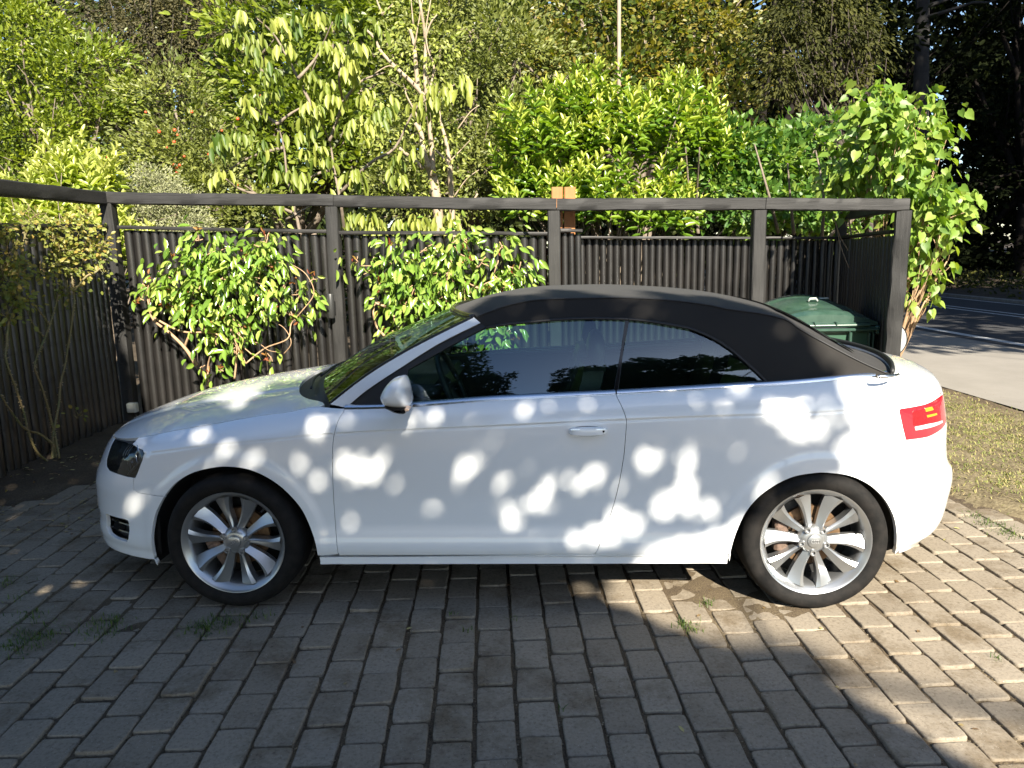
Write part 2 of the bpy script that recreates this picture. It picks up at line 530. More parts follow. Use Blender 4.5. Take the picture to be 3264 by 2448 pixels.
# ---- outlines traced from the photograph (3264 px frame)
ARCH_F = [(501.5, 1801.7), (491, 1775.4), (483.6, 1733), (483.6, 1701.5), (493, 1648.8), (508, 1610.8), (523.7, 1582.7)]
ARCH_F2 = [(523.7, 1582.7), (554, 1545.4), (596.5, 1515.9), (638.6, 1500), (680, 1491.6), (718, 1488.3), (779, 1494.4), (840, 1516.8), (901, 1557.5), (953.8, 1614.4), (982.3, 1667.3), (1002.6, 1724.3), (1012, 1771)]
SEAM_BF = [(523.7, 1582.7), (482.5, 1578), (444.6, 1571.8), (432, 1566.5), (424.5, 1558), (424.3, 1540), (425.6, 1525), (430.4, 1523.7)]
LAMP = [(364.6, 1399.8), (397.5, 1409), (421, 1417.4), (454, 1435), (459.5, 1445.6), (452.8, 1466.8), (439.8, 1502), (430.4, 1523.7), (402, 1518.5), (374, 1510), (348, 1499.7), (339, 1485.6), (339, 1466.8), (347, 1438.6)]
FOG = [(336, 1637), (353.8, 1644.6), (398, 1656), (407.6, 1660), (409.7, 1667.8), (408.7, 1716), (404.5, 1725.8), (394, 1724.7), (364, 1713), (347.5, 1699.4), (339, 1680)]
DOOR_F = [(1078, 1767), (1073.8, 1736.5), (1067.7, 1655), (1061.6, 1553.4), (1059.6, 1431.4), (1068.0, 1372), (1080.8, 1334.5), (1096.7, 1310.8)]
DOOR_R = [(1964.4, 1262), (1979, 1290), (1992, 1322), (1997, 1345), (1994, 1390), (1988, 1456), (1970, 1556), (1946.8, 1638), (1923, 1700), (1906, 1750), (1896, 1766)]
ARCH_R = [(2321, 1800.7), (2335.4, 1734.8), (2355.8, 1677.8), (2384, 1625), (2425, 1580), (2477.8, 1543.6), (2534.8, 1519), (2595.8, 1509), (2636.5, 1507.8), (2697.5, 1515), (2736, 1527)]
ARCH_R2 = [(2736, 1527), (2779, 1551.7), (2819.6, 1592.4), (2848, 1645.3), (2858, 1694), (2858, 1734.8), (2852, 1767)]
TAIL_L = [(2888.5, 1402.6), (2879, 1362.6), (2867, 1308.6), (2872, 1304)]

def smooth_poly(pts, n=4):
    P = np.array(pts, float); out = []
    for i in range(len(P) - 1):
        p0 = P[max(i - 1, 0)]; p1 = P[i]; p2 = P[i + 1]; p3 = P[min(i + 2, len(P) - 1)]
        for j in range(n):
            t = j / n
            out.append(0.5 * ((2 * p1) + (-p0 + p2) * t + (2 * p0 - 5 * p1 + 4 * p2 - p3) * t * t + (-p0 + 3 * p1 - 3 * p2 + p3) * t ** 3))
    out.append(P[-1])
    return [tuple(o) for o in out]

def xn_of(s):
    s = np.asarray(s, float)
    return np.where(s < XA, XA - 1.29 * np.interp(XA - s, SF, TF), np.where(s > XB, XB + 1.08 * np.interp(s - XB, SR, TR), s))
def ztop(s): return ZT(xn_of(s))
def topline(s1, s2, step=0.03, off=0.0):
    k = max(2, int(abs(s2 - s1) / step)); ss = np.linspace(s1, s2, k)
    return [(float(a), float(ztop(a)) - off) for a in ss]
def zc_lines(s1, s2):
    ss = np.arange(s1, s2, 0.009); z = ZC(xn_of(ss))
    return [np.stack([ss, z + o], 1) for o in (-0.017, -0.010, -0.005, 0.0, 0.006, 0.013)]
def flare_lines(cx, cz):
    th = np.linspace(0.0, math.pi, 110)
    return [np.stack([cx + r_ * np.cos(th), cz + r_ * np.sin(th)], 1) for r_ in (0.385, 0.398, 0.411, 0.424, 0.437, 0.450)]
arc = lambda pts: trace(smooth_poly(pts, 4))

a_f, a_f2 = arc(ARCH_F), arc(ARCH_F2)
seam = trace(SEAM_BF); lamp = trace(LAMP); fog = trace(FOG)
d_f, d_r = arc(DOOR_F), arc(DOOR_R)
a_r, a_r2 = arc(ARCH_R), arc(ARCH_R2)
tl = trace(TAIL_L)
ZB = 0.203                                      # lower edge of the bumpers
s_lampfront = lamp[0][0]
s_hl = inv(421, 1417)[0]
# front bumper (near half, then its mirror)
grille_hole = [(S_FRONT + 0.0 + 0.001, 0.27), (S_FRONT + 0.26, 0.27), (S_FRONT + 0.33, 0.34), (S_FRONT + 0.37, 0.655), (S_FRONT + 0.001, 0.68)]
for mir in (False, True):
    poly = a_f + seam[1:-1] + [lamp[7], lamp[8], lamp[9], lamp[10], lamp[11], lamp[12], lamp[13], lamp[0]]
    poly += [(lamp[0][0] - 0.02, ztop(lamp[0][0] - 0.02) - 0.004)]
    s0 = poly[-1][0]
    poly += topline(s0 - 0.03, S_FRONT + 0.375, off=0.004) + [(S_FRONT + 0.37, 0.655), (S_FRONT + 0.33, 0.34), (S_FRONT + 0.26, 0.27), (S_FRONT + 0.001, 0.27), (S_FRONT + 0.001, ZB)]
    poly += [(s, ZB) for s in np.linspace(S_FRONT + 0.05, a_f[0][0] - 0.03, 30)] + [(a_f[0][0], ZB + 0.004)]
    o = panel('front_bumper', band, poly, M_paint, car, holes=[fog], mirror=mir, grid=0.022)
    # fog light pocket
    back = panel('lower_grille', lambda s, z: band(s, z) + np.array([0.030, 0.032, 0]), fog, M_black, car, gap=-0.004, grid=0.03, flange=0.0, mirror=mir)
    for zz in (0.33, 0.37, 0.41):
        pass
sb = MB()
for sgn in (0, 1):
    fc = np.mean(fog, 0)
    for dz in (-0.055, -0.018, 0.02):
        ss = np.linspace(min(p[0] for p in fog) + 0.02, max(p[0] for p in fog) - 0.012, 8)
        P = band(ss, fc[1] + dz + 0 * ss) + np.array([0.012, 0.018, 0])
        if sgn: P[:, 1] = 2 * YC - P[:, 1]
        sb.tube(P, 0.005, 6, flat=0.6)
    P = band(fc[0] - 0.03, fc[1]) + np.array([0.012, 0.016, 0])
    if sgn: P[1] = 2 * YC - P[1]
    sb.lathe([(0.001, 0), (0.028, 0), (0.032, 0.01), (0.03, 0.02)], P, axis='y', n=20)
    sb.build('grille_bars', M_gloss_black, car, auto=40); sb = MB()
# radiator grille
for mir in (False, True):
    gp_ = [(S_FRONT + 0.001, 0.272), (S_FRONT + 0.26, 0.272), (S_FRONT + 0.33, 0.342), (S_FRONT + 0.37, 0.652), (S_FRONT + 0.37, 0.70), (S_FRONT + 0.001, 0.695)]
gm = MB()
for zz in np.arange(0.29, 0.69, 0.028):
    hw = 0.26 + (0.11 * (zz - 0.27) / 0.38)
    ss = np.linspace(S_FRONT, S_FRONT + hw, 10)
    P = band(ss, zz + 0 * ss) + np.array([0.018, 0, 0]); Q = P[::-1].copy(); Q[:, 1] = 2 * YC - Q[:, 1]
    gm.tube(np.concatenate([Q[:-1], P]), 0.007, 6, flat=0.5)
gm.build('radiator_grille', M_gloss_black, car, auto=40)
fm = MB()
fr_s = [(S_FRONT + 0.002, 0.272), (S_FRONT + 0.26, 0.272), (S_FRONT + 0.33, 0.342), (S_FRONT + 0.37, 0.652), (S_FRONT + 0.365, 0.69)]
P = band(*resample(fr_s, 0.03, closed=False).T); Q = P[::-1].copy(); Q[:, 1] = 2 * YC - Q[:, 1]
fm.tube(np.concatenate([Q[:-1], P]) + np.array([0.004, 0, 0]), 0.009, 8)
fm.build('grille_frame', M_chrome, car, auto=40)

# fender
i_hs = inv(1022, 1289.3)[0]
s_df = d_f[-1][0]
for mir in (False, True):
    poly = a_f2[:] + trace([(1030, 1772), (1060, 1770)]) + d_f[:-1]
    poly += topline(d_f[-1][0], s_hl, off=0.0)
    poly += [lamp[2], lamp[3], lamp[4], lamp[5], lamp[6], lamp[7]] + seam[::-1][1:-1]
    panel('front_fender', band, poly, M_paint, car, lines=zc_lines(-1.72, -0.70) + flare_lines(-1.289, 0.306), mirror=mir)
# door
for mir in (False, True):
    poly = trace([(1082, 1771)]) + d_f[1:-1] + topline(d_f[-1][0], d_r[0][0]) + d_r[1:-1] + trace([(1893, 1765), (1885, 1768), (1700, 1768), (1400, 1770)])
    door = panel('door', band, poly, M_paint, car, lines=zc_lines(-0.85, 0.55), mirror=mir)
    if not mir:
        near_door = door
        # handle with lock, over a flat black pad for its shade
        h = inv(1873, 1373); hs = inv(1812, 1373)[0]; he = inv(1936, 1371)[0]
        c3 = band(h[0], h[1]); n3 = -normals_fd(band, np.array([h[0]]), np.array([h[1]]))[0]
        if n3[1] > 0: n3 = -n3
        hm = MB()
        ss = np.linspace(hs, he, 17); zz = np.array([h[1] + (s - h[0]) * 0.012 for s in ss])
        prof = np.sin(np.linspace(0, np.pi, 17)) ** 0.35
        C = band(ss, zz)
        for k in range(16):
            pass
        ring = []
        for k in range(17):
            hh = 0.0190 * (0.35 + 0.65 * prof[k]); dd = 0.006 + 0.028 * prof[k]
            cc = C[k]
            ring.append([cc + n3 * dd * 0.15 + np.array([0, 0, hh]), cc + n3 * dd * 0.9 + np.array([0, 0, hh * 0.92]), cc + n3 * dd + np.array([0, 0, hh * 0.45]),
                         cc + n3 * dd * 0.98 + np.array([0, 0, -hh * 0.75]), cc + n3 * dd * 0.6 + np.array([0, 0, -hh]), cc + n3 * 0.002 + np.array([0, 0, -hh * 0.8])])
        hm.grid(np.array(ring))
        hm.add(np.array(ring[0]), [range(6)]); hm.add(np.array(ring[-1]), [list(range(6))[::-1]])
        hob = hm.build('door_handle', M_paint, door, auto=35)
        pk = MB(); rows = []
        for f_, dpt in ((1.0, 0.0006), (1.0, 0.0012)):
            rows.append([band(h[0] + 0.072 * math.cos(t) * abs(math.cos(t)) ** -0.35 * f_ if abs(math.cos(t)) > 1e-3 else h[0], h[1] - 0.002 + 0.0225 * math.sin(t) * f_) + n3 * dpt for t in np.linspace(0, 2 * math.pi, 49)])
        pk.add(np.array(rows[1][:-1]), [list(range(48))]); pk.build('handle_shade_pad', M_black, door)  # flat black pad standing in for the shade round the handle
        lm = MB(); lc = band(*inv(1922.5, 1371)) + n3 * 0.026
        lm.lathe([(0.0001, 0.0015), (0.0042, 0.0015), (0.0052, -0.004)], (0, 0, 0), axis='y', n=20)
        lk = lm.v[0]; lm.v[0] = lk * np.array([1, -1, 1]) + lc
        lm.build('door_lock', M_gloss_black, door, auto=40)
        cm = MB()
        for (dz, rad, mcol) in ((0.0175, 0.0022, 0),):
            P = band(ss[1:-1], zz[1:-1]) + n3 * 0.028 + np.array([0, 0, 0.012])
            cm.tube(P, 0.0022, 6)
        cm.build('handle_strip', M_chrome, door, auto=40)
# rear quarter
for mir in (False, True):
    s_end = inv(2993, 1267)[0]
    poly = trace([(1897, 1769)]) + d_r[::-1][1:-1] + [(d_r[0][0] + 0.0, float(ztop(d_r[0][0])))] + topline(d_r[0][0] + 0.02, s_end + 0.03)
    poly += [(s_end + 0.03, inv(2993, 1267)[1]), inv(2993, 1267), inv(2949.6, 1289.8)] + tl[::-1]
    poly += trace([(2884, 1440), (2878, 1478), (2862, 1500), (2835, 1508), (2799, 1513), (2770.8, 1521)]) + a_r[::-1][:-1] + trace([(2327, 1767), (2300, 1768), (2100, 1768)])
    panel('rear_quarter_panel', band, poly, M_paint, car, lines=zc_lines(0.42, 1.62) + flare_lines(1.300, 0.285), mirror=mir)
# rear bumper
zl = inv(2888.5, 1402.6)[1]
for mir in (False, True):
    q1 = inv(2961, 1392)
    poly = a_r2[::-1] + trace([(2770.8, 1521), (2799, 1513), (2835, 1508), (2862, 1500), (2878, 1478), (2884, 1440), (2888.5, 1402.6)]) + [q1, (q1[0] + 0.22, 0.76), (q1[0] + 0.26, 0.60), (S_REAR - 0.001, 0.60), (S_REAR - 0.001, 0.215)]
    poly += [(s, 0.215) for s in np.linspace(S_REAR - 0.05, a_r2[-1][0] + 0.03, 30)] + [(a_r2[-1][0] + 0.004, 0.235)]
    panel('rear_bumper', band, poly, M_paint, car, mirror=mir, grid=0.022)
    # boot lid, rear face
    poly = [(q1[0] + 0.265, 0.605), (q1[0] + 0.262, 0.90), (s_end + 0.035, 0.915)] + topline(s_end + 0.035, S_REAR - 0.001) + [(S_REAR - 0.001, 0.605)]
    panel('boot_lid', band, poly, M_paint, car, mirror=mir, grid=0.025, nrm=(1, 0, 0))
# tail lights
def red_lens():
    m, nt, out = mat_new('red_lamp_lens')
    b = N(nt, 'ShaderNodeBsdfPrincipled', Roughness=0.05)
    b.inputs['Base Color'].default_value = (0.60, 0.015, 0.025, 1); b.inputs['Coat Weight'].default_value = 0.6
    nt.links.new(b.outputs[0], out.inputs[0])
    return m
M_red = red_lens()
M_red2 = pbr('red_reflector', (0.36, 0.008, 0.012), rough=0.25, bump=(260, 0.6, 0.002))
M_amber = pbr('amber_lens', (0.85, 0.28, 0.02), rough=0.15)
M_clear = pbr('clear_reflector', (0.80, 0.72, 0.70), rough=0.12, metal=0.3)
for mir in (False, True):
    q1 = inv(2961, 1392); q2 = inv(2949.6, 1289.8); q3 = inv(2990, 1270)
    poly = tl + [q2, q3, (s_end + 0.03, q3[1] + 0.0), (q1[0] + 0.262, 0.895), (q1[0] + 0.255, 0.765), (q1[0] + 0.218, 0.762), q1]
    lt = panel('tail_light', band, poly, M_red, car, mirror=mir, grid=0.02, flange=0.025)
    if True:
        ax = inv(2905, 1300)[0]
        for nm, pa, ma in (('brake_reflector', [(2909, 1312), (2950, 1303), (2993, 1290), (2999, 1338), (2962, 1350), (2911, 1356)], M_red2),
                           ('indicator_lens', [(2948, 1302), (2970, 1297), (2975, 1306), (2951, 1312)], M_amber),
                           ('indicator_lens', [(2954, 1324), (2985, 1317), (2986, 1322), (2956, 1330)], M_amber),
                           ('reversing_lens', [(2916, 1361), (2958, 1352), (3003, 1341), (3004, 1346), (2962, 1363), (2918, 1371)], M_clear)):
            lf = {'brake_reflector': 0.0012, 'indicator_lens': 0.002, 'reversing_lens': 0.002}[nm]
            panel(nm, band, trace(pa), ma, lt, mirror=mir, grid=0.02, flange=0.001, lift=lf, gap=0, step=0.006)

# sill
for mir in (False, True):
    poly = trace([(1021, 1800), (1018, 1776), (1200, 1775), (1500, 1773.5), (1900, 1771.5), (2322, 1771), (2318, 1797.5), (1900, 1798), (1400, 1799)])
    panel('side_skirt', band, poly, M_paint, car, mirror=mir, flange=0.05)

# headlights: dark bowl, reflector, projector, clear cover
for mir in (False, True):
    inset = lambda s, z: band(s, z) + np.array([0.06, 0.045, 0.0])
    bowl = panel('headlight', inset, lamp, pbr('lamp_bowl_grey', (0.13, 0.135, 0.14), rough=0.3, metal=0.6), car, gap=-0.02, grid=0.02, flange=0.0, mirror=mir)
    fl = MB()
    Ls = resample(lamp, 0.012); P1 = band(Ls[:, 0], Ls[:, 1]) ; P2 = inset(Ls[:, 0], Ls[:, 1])
    P1 = P1 + (P2 - P1) * 0.04
    G = np.stack([P1, P2], 0); G = np.concatenate([G, G[:, :1]], 1)
    if mir: G[..., 1] = 2 * YC - G[..., 1]
    fl.grid(G); fl.build('lamp_housing', M_black, bowl, smooth_=True)
    def lamp_pt(px, py, k):
        s, z = inv(px, py); a_, b_ = band(s, z), inset(s, z)
        p = a_ + (b_ - a_) * k
        if mir: p[1] = 2 * YC - p[1]
        return p
    rm = MB()
    for (px, py, r_) in ((416, 1452, 0.046), (388, 1484, 0.040)):
        c = lamp_pt(px, py, 0.55)
        ax = np.array([-0.80, -0.6 if not mir else 0.6, 0.05]); ax /= np.linalg.norm(ax)
        u_ = np.cross(ax, (0, 0, 1)); u_ /= np.linalg.norm(u_); w_ = np.cross(ax, u_)
        rings = []
        for (rr, hh) in ((1.0, 0.3), (0.96, 0.1), (0.75, -0.35), (0.4, -0.7), (0.34, -0.3), (0.2, -0.05), (0.01, 0.05)):
            rings.append([c + ax * hh * r_ + r_ * rr * (math.cos(t) * u_ + math.sin(t) * w_) for t in np.linspace(0, 2 * np.pi, 25)])
        rm.grid(np.array(rings))
    rm.build('lamp_reflector', M_chrome, bowl, smooth_=True)
    bm_ = MB()
    for k, off in enumerate((0, 7, 14)):
        pts = [lamp_pt(px + off, py + 1, 0.45) for px, py in ((391, 1418), (380, 1430), (371, 1444), (367, 1455))]
        bm_.tube(smooth_poly(pts, 3), 0.0022, 6)
    pts = [lamp_pt(px, py, 0.25) for px, py in ((447, 1452), (428, 1478), (402, 1505), (396, 1516))]
    bm_.tube(smooth_poly(pts, 3), 0.005, 6)
    bm_.build('lamp_trim', pbr('lamp_grey_trim', (0.25, 0.26, 0.27), rough=0.3, metal=0.5), bowl, auto=60)
    panel('lamp_cover', band, lamp, M_lens, bowl, mirror=mir, grid=0.02, flange=0.0, lift=-0.0015, gap=0.001)

# ---- bonnet: height field between the two wing seams
_ss = np.linspace(S_FRONT, XA + 0.05, 1500)
_tp = band(_ss, ztop(_ss)); _o = np.argsort(_tp[:, 0])
HX, HY, HZ = _tp[_o, 0], _tp[_o, 1], _tp[_o, 2]
ZH = cub([-2.3, -2.2, -2.1, -2.0, -1.9, -1.8, -1.7, -1.5, -1.3, -1.16, -1.0], [.675, .70, .742, .778, .812, .840, .862, .897, .926, .944, .962])
def bonnet(x, y):
    x, y = np.broadcast_arrays(np.asarray(x, float), np.asarray(y, float))
    y0 = np.interp(x, HX, HY); z0 = np.interp(x, HX, HZ)
    hw = np.maximum(YC - y0, 0.02); t = np.clip(np.abs(y - YC) / hw, 0, 1.05)
    zc = np.maximum(ZH(x), z0)
    z = z0 + (zc - z0) * (1 - t ** 2.6)
    dome = 0.46 - 0.10 * (-(x + 1.0))                     # power dome narrows to the nose
    z = z + 0.006 * smooth((dome - np.abs(y - YC)) / 0.05) * smooth((hw - 0.2) / 0.4)
    return np.stack([x, y, z], -1)
COWL = cub([0.14, 0.17, 0.22, 0.30, 0.40, 0.60, 0.87], [-.868, -.895, -.955, -1.022, -1.072, -1.118, -1.140])
s_h = np.linspace(i_hs, S_FRONT, 130)
edge = band(s_h, ztop(s_h))[:, :2]
far = edge[::-1].copy(); far[:, 1] = 2 * YC - far[:, 1]
cy = np.linspace(edge[0, 1], 2 * YC - edge[0, 1], 60)
cw = np.stack([COWL(np.where(cy > YC, 2 * YC - cy, cy)), cy], 1)
poly = np.concatenate([edge, far[1:], cw[::-1][1:-1]])
dl = []
for sg in (-1, 1):
    for o_ in (-0.005, 0.012, 0.03, 0.048, 0.06):
        xx = np.arange(-2.05, -1.15, 0.03); dl.append(np.stack([xx, YC + sg * (0.46 + 0.10 * (xx + 1.0) - o_)], 1))
panel('bonnet', bonnet, [tuple(p) for p in poly], M_paint, car, grid=0.028, lines=dl, nrm=(0, 0, 1), step=0.02)

# ---- side surface of the cabin (glass, pillars, roof sides)
def zbelt(x): return ZT(np.clip(x, -0.9, 1.6))
def yside(x, z):
    t = z - zbelt(x)
    return 0.072 + 0.30 * t + 0.48 * t * np.abs(t) + 0.026 * ((np.asarray(x) - 0.3) / 1.2) ** 2
def cabin(x, z):
    x, z = np.broadcast_arrays(np.asarray(x, float), np.asarray(z, float))
    return np.stack([x, yside(x, z), z], -1)
def cinv(px, py):
    d = px_ray(px, py); t0, t1 = 2.5, 5.0
    f = lambda t: (CAMC + t * d)[1] - yside((CAMC + t * d)[0], (CAMC + t * d)[2])
    for _ in range(50):
        m = (t0 + t1) / 2
        if f(m) > 0: t1 = m
        else: t0 = m
    p = CAMC + t0 * d
    return (float(p[0]), float(p[2]))
ctrace = lambda pts: [cinv(*p) for p in pts]
STRIP_T = [(1056, 1289), (1171, 1201), (1284, 1131), (1400, 1070), (1511, 1015.6)]
STRIP_B = [(1104.6, 1299.5), (1171, 1244), (1284, 1169.5), (1400, 1097), (1531, 1032)]
GT = [(1300, 1178.6), (1350, 1149), (1400, 1122), (1470, 1083), (1520, 1058), (1548, 1045), (1600, 1035.7), (1700, 1025), (1805.7, 1017), (1900, 1015), (1996, 1017)]
QT = [(2005.5, 1017.5), (2060, 1023), (2129, 1034), (2180, 1043), (2217, 1053.4), (2276, 1079.8), (2315, 1104), (2352, 1132.7), (2405, 1179.7), (2450, 1224)]
st_t = ctrace(smooth_poly(STRIP_T)); st_b = ctrace(smooth_poly(STRIP_B))
SEAMK = [(1514.8, 1013), (1560, 994), (1620, 974), (1691, 959), (1760, 954), (1858, 951), (1982, 950), (2129, 957), (2247, 971), (2323, 986), (2430, 1001), (2505, 1020), (2550, 1050), (2610, 1084), (2738, 1151), (2834, 1194)]
KP = ctrace(smooth_poly(SEAMK, 5))
for mir in (False, True):
    panel('windscreen_pillar', cabin, st_t + st_b[::-1], M_paint, car, mirror=mir, lift=0.012, flange=0.03, grid=0.02, gap=0)
    fp = ctrace(smooth_poly(STRIP_B)) + ctrace([(1548, 1043)]) + ctrace([(1470, 1083), (1400, 1122), (1300, 1178.6), (1294, 1230), (1290, 1289), (1239, 1296), (1104.6, 1306)])
    panel('window_frame', cabin, fp, M_black, car, mirror=mir, lift=0.004, flange=0.02, grid=0.02, gap=0)
    panel('side_window', cabin, ctrace(smooth_poly(GT, 2)) + ctrace([(1984, 1100), (1958, 1257), (1700, 1266), (1500, 1278), (1290, 1292), (1295, 1230)]), M_glass, car, mirror=mir, lift=-0.004, flange=0, grid=0.03, gap=0, step=0.02)
    panel('quarter_window', cabin, ctrace(smooth_poly(QT, 2)) + ctrace([(2452, 1228), (2200, 1242), (1963, 1257), (1980, 1160)]), M_glass, car, mirror=mir, lift=-0.006, flange=0, grid=0.03, gap=0, step=0.02)
    panel('window_divider', cabin, ctrace([(1994, 1016), (2006, 1017), (1988, 1100), (1968, 1256), (1955, 1257), (1974, 1150)]), M_gloss_black, car, mirror=mir, lift=0.001, flange=0.008, grid=0.03, gap=0)

# ---- soft top: side cloth and dome in one mesh
ROOFZ = cub([-.36, -.19, -.03, .14, .385, .72, .92, 1.055, 1.2, 1.32, 1.44, 1.585, 1.70, 1.78], [1.292, 1.345, 1.372, 1.384, 1.386, 1.370, 1.352, 1.330, 1.296, 1.246, 1.176, 1.094, 1.045, 1.020])
K3 = cabin(*np.array(KP).T)
aK = np.concatenate([[0], np.cumsum(np.linalg.norm(np.diff(K3, axis=0), axis=1))]); aK /= aK[-1]
sh = np.interp(aK, [0, 0.05, 0.12, 0.25, 0.7, 0.85, 0.95, 1.0], [-0.17, -0.13, -0.07, -0.01, 0.0, 0.05, 0.13, 0.19])
sh = np.convolve(np.pad(sh, 3, mode='edge'), np.ones(7) / 7, 'valid')
sh[0], sh[-1] = -0.17, 0.19
MX = K3[:, 0] + sh
M3 = np.stack([MX, np.full_like(MX, YC), ROOFZ(MX)], 1)
TAU = np.concatenate([np.linspace(0, 0.12, 7)[:-1], np.linspace(0.12, 1, 26)])
def dome(k, t):
    u_ = 1 - (1 - t) ** 2.0; w_ = 1 - (1 - t) ** 3.0
    return np.array([K3[k, 0] + (M3[k, 0] - K3[k, 0]) * u_, K3[k, 1] + (YC - K3[k, 1]) * t, K3[k, 2] + (M3[k, 2] - K3[k, 2]) * w_])
D = np.array([[dome(k, t) for t in TAU] for k in range(len(K3))])
D2 = D[:, ::-1].copy(); D2[..., 1] = 2 * YC - D2[..., 1]
DD = np.concatenate([D, D2[:, 1:]], 1)
tm = MB(); tm.grid(DD, flip=True)
top = tm.build('soft_top', M_cloth, car, smooth_=True)
low = ctrace([(1531, 1032)]) + ctrace([(1548, 1042)]) + ctrace(smooth_poly([(1600, 1033), (1700, 1022), (1805.7, 1014), (1900, 1012), (2005.5, 1014.5), (2060, 1020), (2129, 1031), (2180, 1040), (2217, 1050), (2276, 1076), (2315, 1101), (2352, 1129), (2405, 1176), (2453, 1221)], 3))
bl = [(x, float(zbelt(x)) - 0.004) for x in np.linspace(low[-1][0] + 0.02, KP[-1][0], 24)]
for mir in (False, True):
    panel('soft_top_side', cabin, low + bl + KP[::-1], M_cloth, top, mirror=mir, lift=0.0, flange=0.012, grid=0.03, gap=0)
sm = MB()
for mir in (0, 1):
    P = K3 + np.array([0, -0.002, 0.001]);
    if mir: P = P.copy(); P[:, 1] = 2 * YC - P[:, 1]
    sm.tube(P, 0.0035, 6)
    sm.build('roof_seam', M_black, top, smooth_=True); sm = MB()
# weather seals round the glass, front edge of the roof, base gasket
gm = MB()
for mir in (0, 1):
    for pts, rad in ((GT[5:] + QT, 0.006), (STRIP_B, 0.005)):
        P = cabin(*np.array(ctrace(smooth_poly(pts))).T) + np.array([0, -0.004, 0])
        if mir: P = P.copy(); P[:, 1] = 2 * YC - P[:, 1]
        gm.tube(P, rad, 6)
        gm.build('window_seal', M_black, car, smooth_=True); gm = MB()
fm = MB()
P = DD[0] + np.array([-0.004, 0, -0.004]); fm.tube(P, 0.016, 8, up=(0, 0, 1))
fm.build('roof_front_edge', pbr('rubber_seal', (0.02, 0.02, 0.021), rough=0.5), top, smooth_=True)
bm_ = MB()
P = DD[-1][2:-2] + np.array([0.010, 0, 0.0])
P[:, 2] = np.interp(np.abs(P[:, 1] - YC), [0, 0.45, 0.70, 0.78], [1.036, 1.037, 1.036, 1.033])
bm_.tube(P, 0.017, 8, up=(0, 0, 1), flat=0.6)
bm_.build('roof_base_seal', M_black, top, smooth_=True)
# rear window
ks = [k for k in range(len(K3)) if 0.74 < aK[k] < 0.93]
rw = MB(); rw.grid(DD[ks[0]:ks[-1] + 1, 10:-10] + np.array([0.006, 0, 0.006]), flip=True)
rw.build('rear_window', M_gloss_black, top, smooth_=True)

# ---- boot deck
_ss = np.linspace(1.45, S_REAR, 900)
_tp = band(_ss, ztop(_ss)); _o = np.argsort(_tp[:, 0])
RX, RY, RZ = _tp[_o, 0], _tp[_o, 1], _tp[_o, 2]
ZD = cub([1.5, 1.65, 1.78, 1.9, 2.0, 2.07, 2.2], [1.052, 1.046, 1.034, 1.010, .984, .960, .945])
def deck(x, y):
    x, y = np.broadcast_arrays(np.asarray(x, float), np.asarray(y, float))
    y0 = np.interp(x, RX, RY); z0 = np.interp(x, RX, RZ)
    hw = np.maximum(YC - y0, 0.02); t = np.clip(np.abs(y - YC) / hw, 0, 1.05)
    zc = np.maximum(ZD(x), z0 + 0.002)
    return np.stack([x, y, z0 + (zc - z0) * (1 - t ** 2.4)], -1)
s_d = np.linspace(1.575, S_REAR, 110)
edge = band(s_d, ztop(s_d))[:, :2]; far = edge[::-1].copy(); far[:, 1] = 2 * YC - far[:, 1]
bs = DD[-1][:, :2].copy(); bs = bs[(bs[:, 1] > edge[0, 1] + 0.004) & (bs[:, 1] < 2 * YC - edge[0, 1] - 0.004)]
poly = np.concatenate([edge, far[1:], bs[::-1]])
panel('boot_deck', deck, [tuple(p) for p in poly], M_paint, car, grid=0.028, nrm=(0, 0, 1), gap=0.0, flange=0.01, step=0.02)

# ---- belt trim
tm = MB()
for mir in (0, 1):
    for (x0, x1) in ((d_f[-1][0], d_r[0][0] - 0.003), (d_r[0][0] + 0.003, 1.60)):
        xx = np.linspace(x0, x1, 70); zt = ZT(xx); P = []
        for x_, z_ in zip(xx, zt):
            yb = float(band(x_, z_)[1]); k = 1.0
            P.append([(x_, yb + 0.012, z_ - 0.012), (x_, yb - 0.006, z_ - 0.003), (x_, yb - 0.004, z_ + 0.007), (x_, yb + 0.006, z_ + 0.013), (x_, yb + 0.024, z_ + 0.014)])
        P = np.array(P)
        if mir: P[..., 1] = 2 * YC - P[..., 1]
        tm.grid(P, flip=bool(mir))
        tm.build('belt_trim', M_chrome, car, auto=50); tm = MB()
tm = MB()
for mir in (0, 1):
    P = np.array([at(px, py, z=zz) for px, py, zz in ((2800, 1201, 1.036), (2825, 1200, 1.037), (2850, 1197, 1.038), (2866, 1193, 1.038))])
    if mir: P[:, 1] = 2 * YC - P[:, 1]
    tm.tube(smooth_poly(P, 4), np.linspace(0.009, 0.005, 13), 8, flat=0.8)
    tm.build('trim_end', M_chrome, car, smooth_=True); tm = MB()

